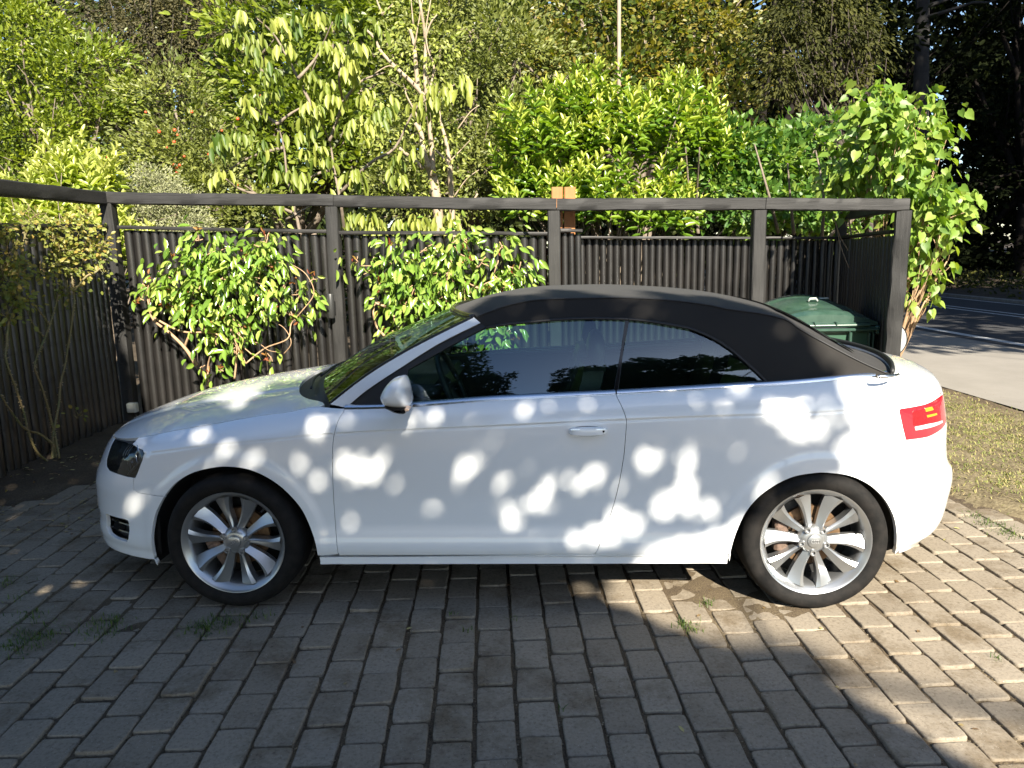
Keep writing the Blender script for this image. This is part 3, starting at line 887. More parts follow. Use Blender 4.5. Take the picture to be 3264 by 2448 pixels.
# ---- windscreen
W3 = cabin(*np.array(ctrace(smooth_poly(STRIP_T, 5))).T) + np.array([0, -0.006, 0.004])
nW = len(W3); uu = np.linspace(0, 1, nW)
bx = np.interp(uu, [0, 1], [-0.185, -0.165]); bz = np.interp(uu, [0, 1], [0.052, 0.006])
G = []
for k in range(nW):
    row = []
    for t in np.linspace(-1, 1, 41):
        f_ = 1 - abs(t) ** 2.1
        row.append((W3[k, 0] + bx[k] * f_, YC + t * (YC - W3[k, 1]), W3[k, 2] + bz[k] * f_))
    G.append(row)
G = np.array(G)
wm = MB(); wm.grid(G, flip=True); ws = wm.build('windscreen', M_shield, car, smooth_=True)
fm = MB()
for j in (0, -1): fm.tube(G[:, j] + np.array([-0.004, 0.004 if j == 0 else -0.004, 0.0]), 0.011, 6)
fm.tube(G[-1] + np.array([0, 0, 0.004]), 0.012, 6)
fm.build('windscreen_seal', M_gloss_black, ws, smooth_=True)
# cowl between bonnet and windscreen
cm = MB(); rows = []
base = G[0]
cyy = base[:, 1]
front = np.stack([COWL(np.clip(np.where(cyy > YC, 2 * YC - cyy, cyy), 0.14, 0.87)) , cyy], 1)
fz = bonnet(front[:, 0], front[:, 1])[:, 2]
for u_ in np.linspace(0, 1, 8):
    row = base * u_ + np.stack([front[:, 0] - 0.0, cyy, fz - 0.016], 1) * (1 - u_)
    row[:, 2] -= 0.018 * math.sin(math.pi * u_)
    rows.append(row)
cm.grid(np.array(rows), flip=False)
cm.build('windscreen_cowl', M_black, car, smooth_=True)
wi = MB()
for (x0, y0, x1, y1) in ((-1.04, 1.30, -1.06, 0.72), (-1.075, 0.78, -1.0, 0.36)):
    P = [np.array([x0, y0, 0.962]), np.array([(x0 + x1) / 2 - 0.01, (y0 + y1) / 2, 0.968]), np.array([x1, y1, 0.955])]
    wi.tube(smooth_poly(P, 5), 0.006, 6)
    wi.build('wiper', M_black, car, smooth_=True); wi = MB()

# ---- inner body: keeps daylight from showing through the panel gaps
im = MB()
for mir in (0, 1):
    ss = np.linspace(S_FRONT, S_REAR, 260)
    for (za, zb) in ((0.21, 0.30), (0.30, None)):
        P = []
        for s_ in ss:
            xn = float(xn_of(s_)); zt = float(ZT(xn)) - 0.03
            col = []
            for f_ in np.linspace(0, 1, 7):
                z_ = 0.22 + (zt - 0.22) * f_ if zb is None else za + (zb - za) * f_
                for cx, cz in ((-1.289, 0.30), (1.296, 0.285)):
                    dx = abs(xn - cx)
                    if dx < 0.40:
                        zarch = cz + math.sqrt(0.40 ** 2 - dx * dx)
                        zlow = zarch + 0.01
                        if zb is None: z_ = zlow + (zt - zlow) * f_
                p = band(s_, z_)
                q = p.copy(); q[1] = p[1] + 0.035; q[0] = p[0] * 0.985
                q[1] = min(q[1], YC)
                if mir: q[1] = 2 * YC - q[1]
                col.append(q)
            P.append(col)
        if zb is None: im.grid(np.array(P))
im.box((-0.1, YC, 0.24), (3.3, 1.1, 0.03)); im.box((0.0, YC, 0.24), (1.7, 1.6, 0.03))
im.box((-2.02, YC, 0.45), (0.04, 1.0, 0.46))
im.build('inner_body', M_dark, car)
lm_ = MB()
for ar_, cx in ((a_f + a_f2[1:], -1.289), (a_r + a_r2[1:], 1.296)):
    E0 = band(*np.array(ar_).T)
    for mir in (0, 1):
        P = []
        for dy, kx in ((0.016, 1.0), (0.05, 1.03), (0.16, 1.03), (0.30, 1.0)):
            row = E0.copy(); row[:, 1] += dy; row[:, 0] = cx + (row[:, 0] - cx) * kx; row[:, 2] = np.where(row[:, 2] > 0.3, 0.3 + (row[:, 2] - 0.3) * kx, row[:, 2])
            if mir: row[:, 1] = 2 * YC - row[:, 1]
            P.append(row)
        lm_.grid(np.array(P))
        back = [np.array([cx, P[-1][0, 1], 0.3])] + list(P[-1])
        lm_.add(back, [(0, i, i + 1) for i in range(1, len(E0))])
        lm_.build('wheel_arch_liner', M_dark, car, smooth_=True); lm_ = MB()
um = MB()
um.tube([(-0.7, 0.30, 0.15), (0.2, 0.30, 0.15), (0.9, 0.32, 0.17)], 0.03, 8)
um.box((0.0, 0.45, 0.185), (1.9, 0.5, 0.05), bevel=0.02)
um.build('exhaust_and_floor', M_black, car, auto=40)

# ---- cabin interior
cb = MB()
cb.box((-0.60, YC, 0.845), (0.42, 1.44, 0.13), bevel=0.04)
cb.box((-0.50, YC - 0.37, 0.93), (0.26, 0.36, 0.08), bevel=0.03)
cb.box((0.35, YC, 0.30), (2.1, 1.45, 0.04))
for mir in (0, 1):
    yy = 0.125 if not mir else 2 * YC - 0.125
    cb.box((0.30, yy, 0.66), (1.9, 0.03, 0.56), bevel=0.01)
cb.box((1.28, YC, 0.80), (0.06, 1.40, 0.62), bevel=0.01)
cb.box((-0.1, YC, 0.50), (1.0, 0.22, 0.30), bevel=0.05)
cb.build('cabin_lining', pbr('dark_grey_cabin_plastic', (0.035, 0.036, 0.038), rough=0.5), car, auto=40)
def seat(name, x, y, sc=1.0):
    m = MB()
    def cushion(prof, w, lean):
        rows = []
        for (px_, pz_, wf) in prof:
            row = []
            for t in np.linspace(-1, 1, 13):
                bul = 0.030 * abs(t) ** 3
                row.append((x + px_, y + t * w * wf / 2, pz_ + 0))
            rows.append(row)
        m.grid(np.array(rows))
    back = [(0.16, .50), (0.20, .62), (0.25, .75), (0.30, .88), (0.335, .98), (0.345, 1.03)]
    fr_, bk = [], []
    for sgn, lst in ((-1, fr_), (1, bk)):
        for (a_, z_) in back:
            w = 0.25 * (1.0 if z_ < 0.95 else 0.86) * sc
            lst.append([(x + a_ + sgn * 0.05 * (1 - 0.35 * abs(t) ** 4) - (0.03 * abs(t) ** 2 if sgn < 0 else 0), y + t * w, z_ * (1 if abs(t) < .99 else 1)) for t in np.linspace(-1, 1, 13)])
    A = np.array(fr_); B_ = np.array(bk)
    m.grid(A); m.grid(B_, flip=True)
    m.grid(np.stack([A[:, 0], B_[:, 0]], 0)); m.grid(np.stack([A[:, -1], B_[:, -1]], 0), flip=True)
    m.grid(np.stack([A[-1], B_[-1]], 0))
    m.box((x - 0.10, y, 0.47), (0.52, 0.50 * sc, 0.14), bevel=0.05)
    o = m.build(name, M_seat, car, auto=60)
    h = MB()
    c = np.array([x + 0.35, y, 1.115])
    rows = []
    for ph in np.linspace(-math.pi / 2, math.pi / 2, 9):
        rows.append([c + np.array([0.045 * math.cos(ph) * math.copysign(abs(math.cos(t)) ** 0.7, math.cos(t)), 0.13 * math.cos(ph) ** 0.5 * math.copysign(abs(math.sin(t)) ** 0.6, math.sin(t)), 0.085 * math.sin(ph)]) for t in np.linspace(0, 2 * math.pi, 25)])
    h.grid(np.array(rows))
    for s_ in (-0.06, 0.06): h.tube([(x + 0.345, y + s_, 1.0), (x + 0.35, y + s_, 1.08)], 0.006, 6)
    h.build('headrest', M_seat, o, smooth_=True)
    return o
seat('front_seat', 0.02, YC - 0.37); seat('front_seat', 0.02, YC + 0.37)
seat('rear_seat', 0.78, YC - 0.34, 0.9); seat('rear_seat', 0.78, YC + 0.34, 0.9)
wm = MB()
c = np.array([-0.33, YC - 0.37, 0.93]); ax = np.array([0.92, 0, 0.38]); u_ = np.array([0, 1, 0]); w_ = np.cross(ax, u_)
wm.tube([c + 0.185 * (math.cos(t) * u_ + math.sin(t) * w_) for t in np.linspace(0, 2 * math.pi, 41)], 0.015, 8, caps=False)
for t in (0.0, math.pi, -math.pi / 2): wm.tube([c - ax * 0.03, c + 0.18 * (math.cos(t) * u_ + math.sin(t) * w_)], [0.03, 0.014], 8, flat=0.5)
wm.lathe([(0.001, 0.03), (0.05, 0.025), (0.07, 0)], c - ax * 0.04, axis='x', n=20)
wm.build('steering_wheel', M_seat, car, auto=60)
vm = MB()
vm.box((-0.16, YC, 1.235), (0.02, 0.24, 0.065), bevel=0.015); vm.tube([(-0.2, YC, 1.29), (-0.165, YC, 1.25)], 0.008, 6)
vm.build('rear_view_mirror', M_black, car, auto=50)

# ---- door mirrors
def mirror(mir):
    c = np.array([-0.545, -0.085, 0.945 + 0.02])
    th = np.linspace(0, 2 * math.pi, 41)
    # outline of the shell seen from the side, traced
    out = [(1217.6, 1269), (1216.5, 1262), (1221, 1248.6), (1234.5, 1226), (1252.6, 1209), (1270.7, 1203.4), (1286.5, 1203.4), (1297.8, 1226), (1304.6, 1260), (1306.9, 1291.6), (1266, 1294), (1230, 1287), (1221, 1276)]
    P = np.array([at(px, py, y=-0.10) for px, py in smooth_poly(out + [out[0]], 4)])
    ctr = np.array([P[:, 0].mean() + 0.012, -0.10, P[:, 2].mean() + 0.005])
    rows = []
    for (y_, k, dx) in ((0.055, 0.30, -0.004), (0.045, 0.55, -0.004), (0.02, 0.80, -0.002), (-0.02, 0.93, 0), (-0.07, 1.0, 0), (-0.11, 1.0, 0), (-0.145, 0.97, 0.001), (-0.17, 0.88, 0.003), (-0.187, 0.72, 0.006), (-0.196, 0.5, 0.008), (-0.200, 0.25, 0.01), (-0.201, 0.02, 0.012)):
        sc = (y_ + 3.221) / (3.121)            # keep the outer end inside the traced outline
        row = ctr + (P - ctr) * k * sc; row[:, 1] = y_; row[:, 0] += dx
        rows.append(row)
    G_ = np.array(rows)
    if mir: G_[..., 1] = 2 * YC - G_[..., 1]
    m = MB(); m.grid(G_, flip=not mir)
    o = m.build('door_mirror', M_paint, car, smooth_=True)
    Y = lambda v: v if not mir else 2 * YC - v
    lo = MB()
    pts = [(1228, 1293), (1262, 1310), (1285, 1315), (1297, 1315), (1305, 1311), (1304.6, 1295), (1262, 1294)]
    Q = np.array([at(px, py, y=-0.12) for px, py in pts])
    rows = []
    for y_, k in ((0.03, 0.7), (0.0, 0.9), (-0.08, 1.0), (-0.14, 0.98), (-0.18, 0.85), (-0.19, 0.4)):
        cq = Q.mean(0); r_ = cq + (Q - cq) * k; r_[:, 1] = y_; r_[:, 2] += 0.004; rows.append(np.concatenate([r_, r_[:1]]))
    rr = np.array(rows)
    if mir: rr[..., 1] = 2 * YC - rr[..., 1]
    lo.grid(rr, flip=not mir)
    lo.tube([(ctr[0] - 0.01, Y(0.09), ctr[2] - 0.055), (ctr[0] - 0.005, Y(-0.03), ctr[2] - 0.045)], [0.028, 0.022], 10, flat=0.6)
    lo.build('mirror_foot', M_gloss_black, o, auto=50)
    a_ = at(1299, 1303, y=-0.17)
    am = MB(); am.box((a_[0], Y(-0.165), a_[2]), (0.018, 0.05, 0.014), bevel=0.004)
    am.build('indicator_lens', pbr('pale_amber_lens', (0.75, 0.55, 0.42), rough=0.15, coat=0.5), o)
    gl = MB(); g0 = ctr + np.array([0.030, 0, 0.002])
    gl.box((g0[0], Y(-0.085), g0[2]), (0.004, 0.13, 0.07), bevel=0.002)
    gl.build('mirror_glass', pbr('mirror_silver', (0.8, 0.8, 0.8), rough=0.02, metal=1.0), o)
mirror(False); mirror(True)

# ---- wheels
def make_wheel(loc):
    w = empty('wheel', parent=car, loc=loc)
    t = MB()
    prof = [(0.232, 0.012), (0.240, 0.004), (0.252, -0.006), (0.270, -0.011), (0.288, -0.008), (0.301, 0.003), (0.309, 0.018), (0.3135, 0.035), (0.315, 0.07), (0.3155, 0.115), (0.315, 0.16), (0.3135, 0.195), (0.309, 0.212), (0.300, 0.226), (0.27, 0.238), (0.235, 0.225)]
    t.lathe(prof, axis='y', n=96)
    for yy in (0.075, 0.115, 0.155):
        pass
    t.build('tyre', M_tyre, w, smooth_=True)
    gr = MB()
    for yy in (0.062, 0.098, 0.134, 0.17): gr.lathe([(0.3160, yy - 0.004), (0.3163, yy), (0.3160, yy + 0.004)], axis='y', n=96)
    gr.build('tread_groove', M_dark, w, smooth_=True)
    r_ = MB()
    r_.lathe([(0.206, 0.20), (0.205, 0.10), (0.204, 0.05), (0.210, 0.030), (0.219, 0.018), (0.2285, 0.010), (0.2345, 0.003), (0.2385, 0.002), (0.2390, 0.010), (0.235, 0.020), (0.232, 0.2)], axis='y', n=96)
    r_.lathe([(0.0005, 0.022), (0.036, 0.022), (0.048, 0.026), (0.062, 0.040), (0.066, 0.06)], axis='y', n=40)
    V_, F_ = [], []
    for k in range(5):
        for sd in (-1, 1):
            base = math.radians(90 - 72 * k - 51 + 12)
            rows = []
            for rr in np.linspace(0.040, 0.212, 16):
                f_ = (rr - 0.040) / 0.172
                ang = base + sd * (math.radians(17.0) * (0.90 + 0.10 * f_) + 0.06 * math.sin(f_ * math.pi))
                wdt = 0.0135 + 0.009 * f_ + 0.016 * f_ ** 3
                dep = 0.026 - 0.012 * f_ + 0.020 * math.sin(f_ * math.pi) * 0.5
                rdg = -sd * wdt * (0.62 - 0.15 * f_)                    # ridge runs near the edge facing its twin
                e_r = np.array([math.cos(ang), 0, math.sin(ang)]); e_t = np.array([-math.sin(ang), 0, math.cos(ang)])
                c_ = e_r * rr
                lo_, hi_ = (-wdt, wdt)
                sec = [(lo_, dep + 0.050), (lo_, dep + (0.022 if sd > 0 else 0.006)), (rdg - 0.0022, dep + 0.0006), (rdg, dep - 0.0005), (rdg + 0.0022, dep + 0.0006), (hi_, dep + (0.006 if sd > 0 else 0.022)), (hi_, dep + 0.050)]
                if sd > 0: sec = [(lo_, dep + 0.050), (lo_, dep + 0.006), (rdg - 0.0022, dep + 0.0006), (rdg, dep - 0.0005), (rdg + 0.0022, dep + 0.0012), (hi_, dep + 0.024), (hi_, dep + 0.050)]
                else: sec = [(lo_, dep + 0.050), (lo_, dep + 0.024), (rdg - 0.0022, dep + 0.0012), (rdg, dep - 0.0005), (rdg + 0.0022, dep + 0.0006), (hi_, dep + 0.006), (hi_, dep + 0.050)]
                rows.append([c_ + e_t * a_ + np.array([0, b_, 0]) for a_, b_ in sec])
            r_.grid(np.array(rows), flip=True)
    r_.build('rim', M_alloy, w, auto=38)
    cap = MB(); cap.lathe([(0.0005, 0.012), (0.024, 0.0125), (0.029, 0.015), (0.031, 0.021), (0.031, 0.03)], axis='y', n=40)
    cp = cap.build('hub_cap', M_alloy, w, auto=40)
    lg = MB()
    for i in range(4):
        cx = -0.0135 + 0.009 * i
        lg.tube([(cx + 0.0062 * math.cos(t), 0.0118, 0.0062 * math.sin(t)) for t in np.linspace(0, 2 * math.pi, 21)], 0.0012, 5, caps=False)
    lg.build('hub_emblem', pbr('emblem_grey', (0.25, 0.25, 0.26), rough=0.3, metal=0.8), cp, smooth_=True)
    for k in range(5):
        a_ = math.radians(90 - 72 * k - 51 + 12)
        b_ = MB()
        b_.lathe([(0.0085, 0.022), (0.0085, 0.018), (0.0135, 0.018), (0.0145, 0.026), (0.0145, 0.04)], (0.056 * math.cos(a_), 0, 0.056 * math.sin(a_)), axis='y', n=16)
        b_.lathe([(0.0005, 0.027), (0.0085, 0.027)], (0.056 * math.cos(a_), 0, 0.056 * math.sin(a_)), axis='y', n=16)
        b_.build('wheel_bolt', M_alloy, w, auto=40)
    d_ = MB(); d_.lathe([(0.06, 0.085), (0.082, 0.085), (0.084, 0.098), (0.135, 0.098), (0.1355, 0.12), (0.08, 0.12)], axis='y', n=64)
    d_.build('brake_disc', M_disc, w, auto=40)
    c2 = MB(); c2.box((-0.125, 0.105, 0.0), (0.06, 0.07, 0.15), bevel=0.012); c2.box((-0.135, 0.08, 0.03), (0.04, 0.03, 0.05), bevel=0.01)
    c2.build('brake_caliper', M_caliper, w, auto=40)
    v_ = MB(); va = math.radians(-28 + 40)
    v_.tube([(0.205 * math.cos(va), 0.035, 0.205 * math.sin(va)), (0.193 * math.cos(va), 0.022, 0.193 * math.sin(va))], 0.005, 8)
    v_.build('valve', M_black, w, auto=50)
    bk = MB(); bk.lathe([(0.0005, 0.16), (0.205, 0.16)], axis='y', n=40); bk.build('wheel_backing', M_dark, w)
    return w
wheel0 = make_wheel((-1.289, -0.006, 0.314)); wheel0.rotation_euler = (0, R(-34), 0)
def copy_tree(o, parent=None):
    c_ = o.copy(); SC.collection.objects.link(c_)
    if parent: c_.parent = parent
    for ch in list(o.children): copy_tree(ch, c_)
    return c_
w1 = copy_tree(wheel0); w1.location = (1.289, -0.006, 0.314); w1.rotation_euler = (0, 0, 0)
for x_ in (-1.289, 1.289):
    w_ = copy_tree(wheel0); w_.location = (x_, 2 * YC + 0.006, 0.314); w_.rotation_euler = (0, R(20), math.pi)
# ================================================================== THE SETTING
def ground_mat(name, stops, scale, rough=0.95, bump=(60, 0.5, 0.01), fine=90.0):
    m, nt, out = mat_new(name)
    tc = N(nt, 'ShaderNodeTexCoord')
    n1 = N(nt, 'ShaderNodeTexNoise', Scale=scale, Detail=8.0, Roughness=0.7)
    n2 = N(nt, 'ShaderNodeTexNoise', Scale=fine, Detail=3.0)
    mx = N(nt, 'ShaderNodeMath', operation='MULTIPLY_ADD'); mx.inputs[1].default_value = 0.45; 
    ad = N(nt, 'ShaderNodeMath', operation='MULTIPLY_ADD'); ad.inputs[1].default_value = 0.6; ad.inputs[2].default_value = 0.0
    r_ = ramp(nt, stops)
    b = N(nt, 'ShaderNodeBsdfPrincipled', Roughness=rough)
    b.inputs['Specular IOR Level'].default_value = 0.25
    bp = N(nt, 'ShaderNodeBump', Strength=bump[1], Distance=bump[2])
    n3 = N(nt, 'ShaderNodeTexNoise', Scale=bump[0], Detail=6.0)
    for n in (n1, n2, n3): nt.links.new(tc.outputs['Object'], n.inputs['Vector'])
    nt.links.new(n1.outputs['Fac'], ad.inputs[0]); nt.links.new(n2.outputs['Fac'], mx.inputs[0]); nt.links.new(ad.outputs[0], mx.inputs[2])
    nt.links.new(mx.outputs[0], r_.inputs[0]); nt.links.new(r_.outputs[0], b.inputs['Base Color'])
    nt.links.new(n3.outputs['Fac'], bp.inputs['Height']); nt.links.new(bp.outputs[0], b.inputs['Normal'])
    nt.links.new(b.outputs[0], out.inputs[0])
    return m

M_soil = ground_mat('garden_soil', [(0.35, (0.035, 0.026, 0.018)), (0.55, (0.065, 0.05, 0.036)), (0.75, (0.11, 0.09, 0.065))], 2.5)
M_joint = ground_mat('joint_soil', [(0.38, (0.035, 0.027, 0.018)), (0.50, (0.095, 0.070, 0.046)), (0.60, (0.12, 0.092, 0.055)), (0.72, (0.20, 0.16, 0.11))], 1.6, fine=140.0, bump=(150, 0.8, 0.008))
M_asph = ground_mat('road_asphalt', [(0.35, (0.040, 0.040, 0.043)), (0.7, (0.062, 0.062, 0.065))], 1.2, fine=200.0, bump=(250, 0.5, 0.004))
M_apron = ground_mat('pale_path_asphalt', [(0.35, (0.19, 0.175, 0.155)), (0.7, (0.27, 0.25, 0.225))], 1.1, fine=180.0, bump=(250, 0.4, 0.004))
M_lawn = ground_mat('dry_lawn_floor', [(0.38, (0.055, 0.040, 0.026)), (0.5, (0.12, 0.095, 0.055)), (0.68, (0.24, 0.20, 0.12))], 3.0, fine=60.0)
M_line = pbr('worn_white_road_paint', (0.55, 0.55, 0.54), rough=0.7, noise=(14.0, (0.33, 0.33, 0.33)))

def sheet(name, pts, z, mat, parent=None):
    o = mesh_np(name, [(x, y, z) for x, y in pts], [list(range(len(pts)))], mat, parent, False)
    o['kind'] = 'structure'
    return o
sheet('ground', [(-400, -400), (400, -400), (400, 400), (-400, 400)], -0.045, M_soil)

ra = np.array([math.cos(R(6)), math.sin(R(6))]); rd = np.array([-math.sin(R(6)), math.cos(R(6))])
def strip(c0, c1, l0, l1): return [tuple(ra * c + rd * l) for c, l in ((c0, l0), (c1, l0), (c1, l1), (c0, l1))]
sheet('footpath', strip(4.95, 8.2, -30, 200), -0.006, M_apron)
sheet('road', strip(7.75, 13.0, -30, 200), -0.002, M_asph)
sheet('edge_line', strip(7.95, 8.12, -30, 200), 0.002, M_line)
sheet('centre_line', strip(10.80, 10.90, -30, 200), 0.002, M_line)
sheet('centre_line', strip(11.15, 11.25, -30, 200), 0.002, M_line)
sheet('edge_line', strip(12.75, 12.85, -30, 200), 0.002, M_line)
kb = MB(); 
for l in np.arange(-20, 60, 1.0):
    c_ = ra * 13.06 + rd * (l + 0.5)
    kb.box((c_[0], c_[1], 0.02), (0.12, 0.985, 0.12), M=Matrix.Rotation(R(6), 3, 'Z'), bevel=0.015)
tag(kb.build('kerb', pbr('kerb_concrete', (0.22, 0.21, 0.2), rough=0.9, noise=(9, (0.15, 0.145, 0.135)))), kind='structure')
# far verge, rising gently into the wood
P = []
for c in np.linspace(13.1, 40, 22):
    P.append([(*(ra * c + rd * l), 0.03 + 0.05 * (c - 13.1) * 0.5 + 0.12 * math.sin(l * 0.7 + c)) for l in np.linspace(-5, 70, 60)])
vm = MB(); vm.grid(np.array(P)); vg = vm.build('verge', M_soil, smooth_=True); tag(vg, kind='structure')

# ---- block paving: columns run away from the camera, every other one shifted half a block
pr_ = R(4.8)
pu = np.array([math.cos(pr_), math.sin(pr_)]); pv = np.array([-math.sin(pr_), math.cos(pr_)])
LAWN = np.array([(2.15, 2.6), (2.40, 1.95), (2.62, 1.46), (2.80, 1.12), (3.25, 0.45), (4.2, -0.9), (5.2, -0.9), (4.93, 0.0), (4.45, 4.2), (4.30, 6.2), (3.15, 6.2), (3.15, 3.2), (2.3, 3.2)])
SOILP = np.array([(-9, 8), (-9, 0.7), (-4.6, 0.75), (-3.75, 1.1), (-3.35, 1.6), (-3.05, 2.15), (-2.7, 2.6), (-1.5, 3.0), (0.0, 3.1), (0.3, 3.6), (0.3, 8)])
Bv, Bf, Ba = [], [], []
nb = 0
PW, PLn = 0.1465, 0.2120
n_o = 28
_a0 = math.pi / 4
th = np.sort(np.concatenate([(q + s * _a0) for q, s in ((0, 1), (math.pi, -1), (math.pi, 1), (2 * math.pi, -1)) for q in (q + np.array([-0.13, 0.0, 0.13]),)] + [np.linspace(-0.7, 0.7, 5), np.linspace(1.2, 1.94, 3), np.linspace(-0.7, 0.7, 5) + math.pi, np.linspace(1.2, 1.94, 3) + math.pi]) % (2 * math.pi))
for i in range(-34, 36):
    for j in range(-13, 30):
        u0 = i * PW + 0.030; v0 = j * PLn + (PLn / 2 if i % 2 else 0) + 0.035
        c = pu * u0 + pv * v0
        if inside(LAWN, c[None])[0] or inside(SOILP, c[None])[0] or c[0] > 4.25 or (c[0] > 2.1 and c[1] > 2.55): continue
        w = (PW - 0.0135 + rng.normal(0, 0.0016)) / 2; l = (PLn - 0.0122 + rng.normal(0, 0.0018)) / 2
        e = 15.0
        ct, st = np.cos(th), np.sin(th)
        k = (np.abs(ct) ** e + np.abs(st) ** e) ** (-1 / e)
        jit = np.convolve(np.tile(rng.normal(0, 0.0021, n_o), 3), [0.3, 0.4, 0.3], 'same')[n_o:2 * n_o]
        jit = np.clip(jit, -0.0022, 0.0022)
        ox, oy = ct * k * (w + jit), st * k * (l + jit)
        a = rng.normal(0, 0.012); ca, sa = math.cos(a), math.sin(a)
        dz = rng.normal(0, 0.0022); tx, ty = rng.normal(0, 0.013, 2)
        cj = c + rng.normal(0, 0.0016, 2)
        for (ins, z_) in ((0.0, -0.022), (0.0, -0.0050), (0.0012, -0.0020), (0.0035, -0.0004), (0.0075, 0.0), (0.0105, 0.0)):
            x_, y_ = ox * (1 - ins / w), oy * (1 - ins / l)
            X, Y = x_ * ca - y_ * sa, x_ * sa + y_ * ca
            zz = z_ + dz + X * tx + Y * ty + (rng.normal(0, 0.0004, n_o) if -0.004 < z_ < -0.0003 else 0)
            Bv.append(np.stack([cj[0] + pu[0] * X + pv[0] * Y, cj[1] + pu[1] * X + pv[1] * Y, zz], 1))
        b0 = nb * (6 * n_o + 1)
        Bv.append(np.array([[cj[0], cj[1], dz]]))
        q = np.arange(n_o); q2 = (q + 1) % n_o
        for r_ in range(5):
            Bf.append(np.stack([b0 + r_ * n_o + q, b0 + r_ * n_o + q2, b0 + (r_ + 1) * n_o + q2, b0 + (r_ + 1) * n_o + q], 1))
        Bf.append(np.stack([b0 + 5 * n_o + q, b0 + 5 * n_o + q2, np.full(n_o, b0 + 6 * n_o)], 1))
        Ba.append(np.full(6 * n_o, rng.random()))
        nb += 1
def paver_mat():
    m, nt, out = mat_new('weathered_concrete_blocks')
    tc = N(nt, 'ShaderNodeTexCoord'); at_ = N(nt, 'ShaderNodeAttribute', attribute_name='lv')
    n1 = N(nt, 'ShaderNodeTexNoise', Scale=1.3, Detail=4.0)
    n2 = N(nt, 'ShaderNodeTexNoise', Scale=70.0, Detail=6.0, Roughness=0.75)
    n3 = N(nt, 'ShaderNodeTexVoronoi', Scale=210.0)
    base = ramp(nt, [(0.0, (0.205, 0.172, 0.132)), (0.5, (0.242, 0.206, 0.160)), (1.0, (0.280, 0.242, 0.192))])
    mm = N(nt, 'ShaderNodeMath', operation='MULTIPLY_ADD'); mm.inputs[1].default_value = 0.55
    m3 = N(nt, 'ShaderNodeMath', operation='MULTIPLY'); m3.inputs[1].default_value = 0.45
    nt.links.new(at_.outputs['Fac'], mm.inputs[0]); nt.links.new(n1.outputs['Fac'], m3.inputs[0]); nt.links.new(m3.outputs[0], mm.inputs[2])
    nt.links.new(mm.outputs[0], base.inputs[0])
    sp = ramp(nt, [(0.30, (0.42, 0.40, 0.38)), (0.47, (0.92, 0.92, 0.92)), (0.62, (1.05, 1.05, 1.05)), (0.78, (1.35, 1.35, 1.35))])
    nt.links.new(n2.outputs['Fac'], sp.inputs[0])
    m1 = N(nt, 'ShaderNodeMix', data_type='RGBA', blend_type='MULTIPLY'); m1.inputs[0].default_value = 0.85
    nt.links.new(base.outputs[0], m1.inputs[6]); nt.links.new(sp.outputs[0], m1.inputs[7])
    # dark pits and pale chips
    n4 = N(nt, 'ShaderNodeTexNoise', Scale=9.0, Detail=2.0)
    vo = ramp(nt, [(0.05, (0.25, 0.23, 0.22)), (0.16, (1, 1, 1))])
    nt.links.new(n3.outputs['Distance'], vo.inputs[0])
    pit = ramp(nt, [(0.50, (0, 0, 0)), (0.62, (1, 1, 1))])
    nt.links.new(n4.outputs['Fac'], pit.inputs[0])
    m2 = N(nt, 'ShaderNodeMix', data_type='RGBA', blend_type='MULTIPLY')
    nt.links.new(pit.outputs[0], m2.inputs[0]); nt.links.new(m1.outputs[2], m2.inputs[6]); nt.links.new(vo.outputs[0], m2.inputs[7])
    b = N(nt, 'ShaderNodeBsdfPrincipled', Roughness=0.9); b.inputs['Specular IOR Level'].default_value = 0.08
    n5 = N(nt, 'ShaderNodeTexNoise', Scale=2.6, Detail=9.0, Roughness=0.72)
    st = ramp(nt, [(0.36, (0.62, 0.57, 0.50)), (0.50, (1, 1, 1)), (0.72, (1.08, 1.07, 1.05))])
    m6 = N(nt, 'ShaderNodeMix', data_type='RGBA', blend_type='MULTIPLY'); m6.inputs[0].default_value = 1.0
    nt.links.new(tc.outputs['Object'], n5.inputs['Vector']); nt.links.new(n5.outputs['Fac'], st.inputs[0])
    nt.links.new(m2.outputs[2], m6.inputs[6]); nt.links.new(st.outputs[0], m6.inputs[7])
    n6 = N(nt, 'ShaderNodeTexVoronoi', Scale=75.0)
    ch = ramp(nt, [(0.045, (1, 1, 1)), (0.07, (0, 0, 0))])
    m7 = N(nt, 'ShaderNodeMix', data_type='RGBA', blend_type='MIX'); m7.inputs[7].default_value = (0.62, 0.60, 0.56, 1)
    nt.links.new(tc.outputs['Object'], n6.inputs['Vector']); nt.links.new(n6.outputs['Distance'], ch.inputs[0]); nt.links.new(ch.outputs[0], m7.inputs[0])
    nt.links.new(m6.outputs[2], m7.inputs[6])
    nt.links.new(m7.outputs[2], b.inputs['Base Color'])
    bp = N(nt, 'ShaderNodeBump', Strength=0.8, Distance=0.003)
    for n in (n1, n2, n3, n4): nt.links.new(tc.outputs['Object'], n.inputs['Vector'])
    nt.links.new(n2.outputs['Fac'], bp.inputs['Height']); nt.links.new(bp.outputs[0], b.inputs['Normal'])
    nt.links.new(b.outputs[0], out.inputs[0])
    return m
F4 = np.concatenate([f for f in Bf if f.shape[1] == 4]); F3 = np.concatenate([f for f in Bf if f.shape[1] == 3])
A4 = np.concatenate([a[:5 * n_o] for a in Ba]); A3 = np.concatenate([a[5 * n_o:] for a in Ba])
pav = mesh_np('driveway_paving', np.concatenate(Bv), [F4, F3], paver_mat(), None, True, attr=np.concatenate([A4, A3]))
tag(pav, kind='structure')
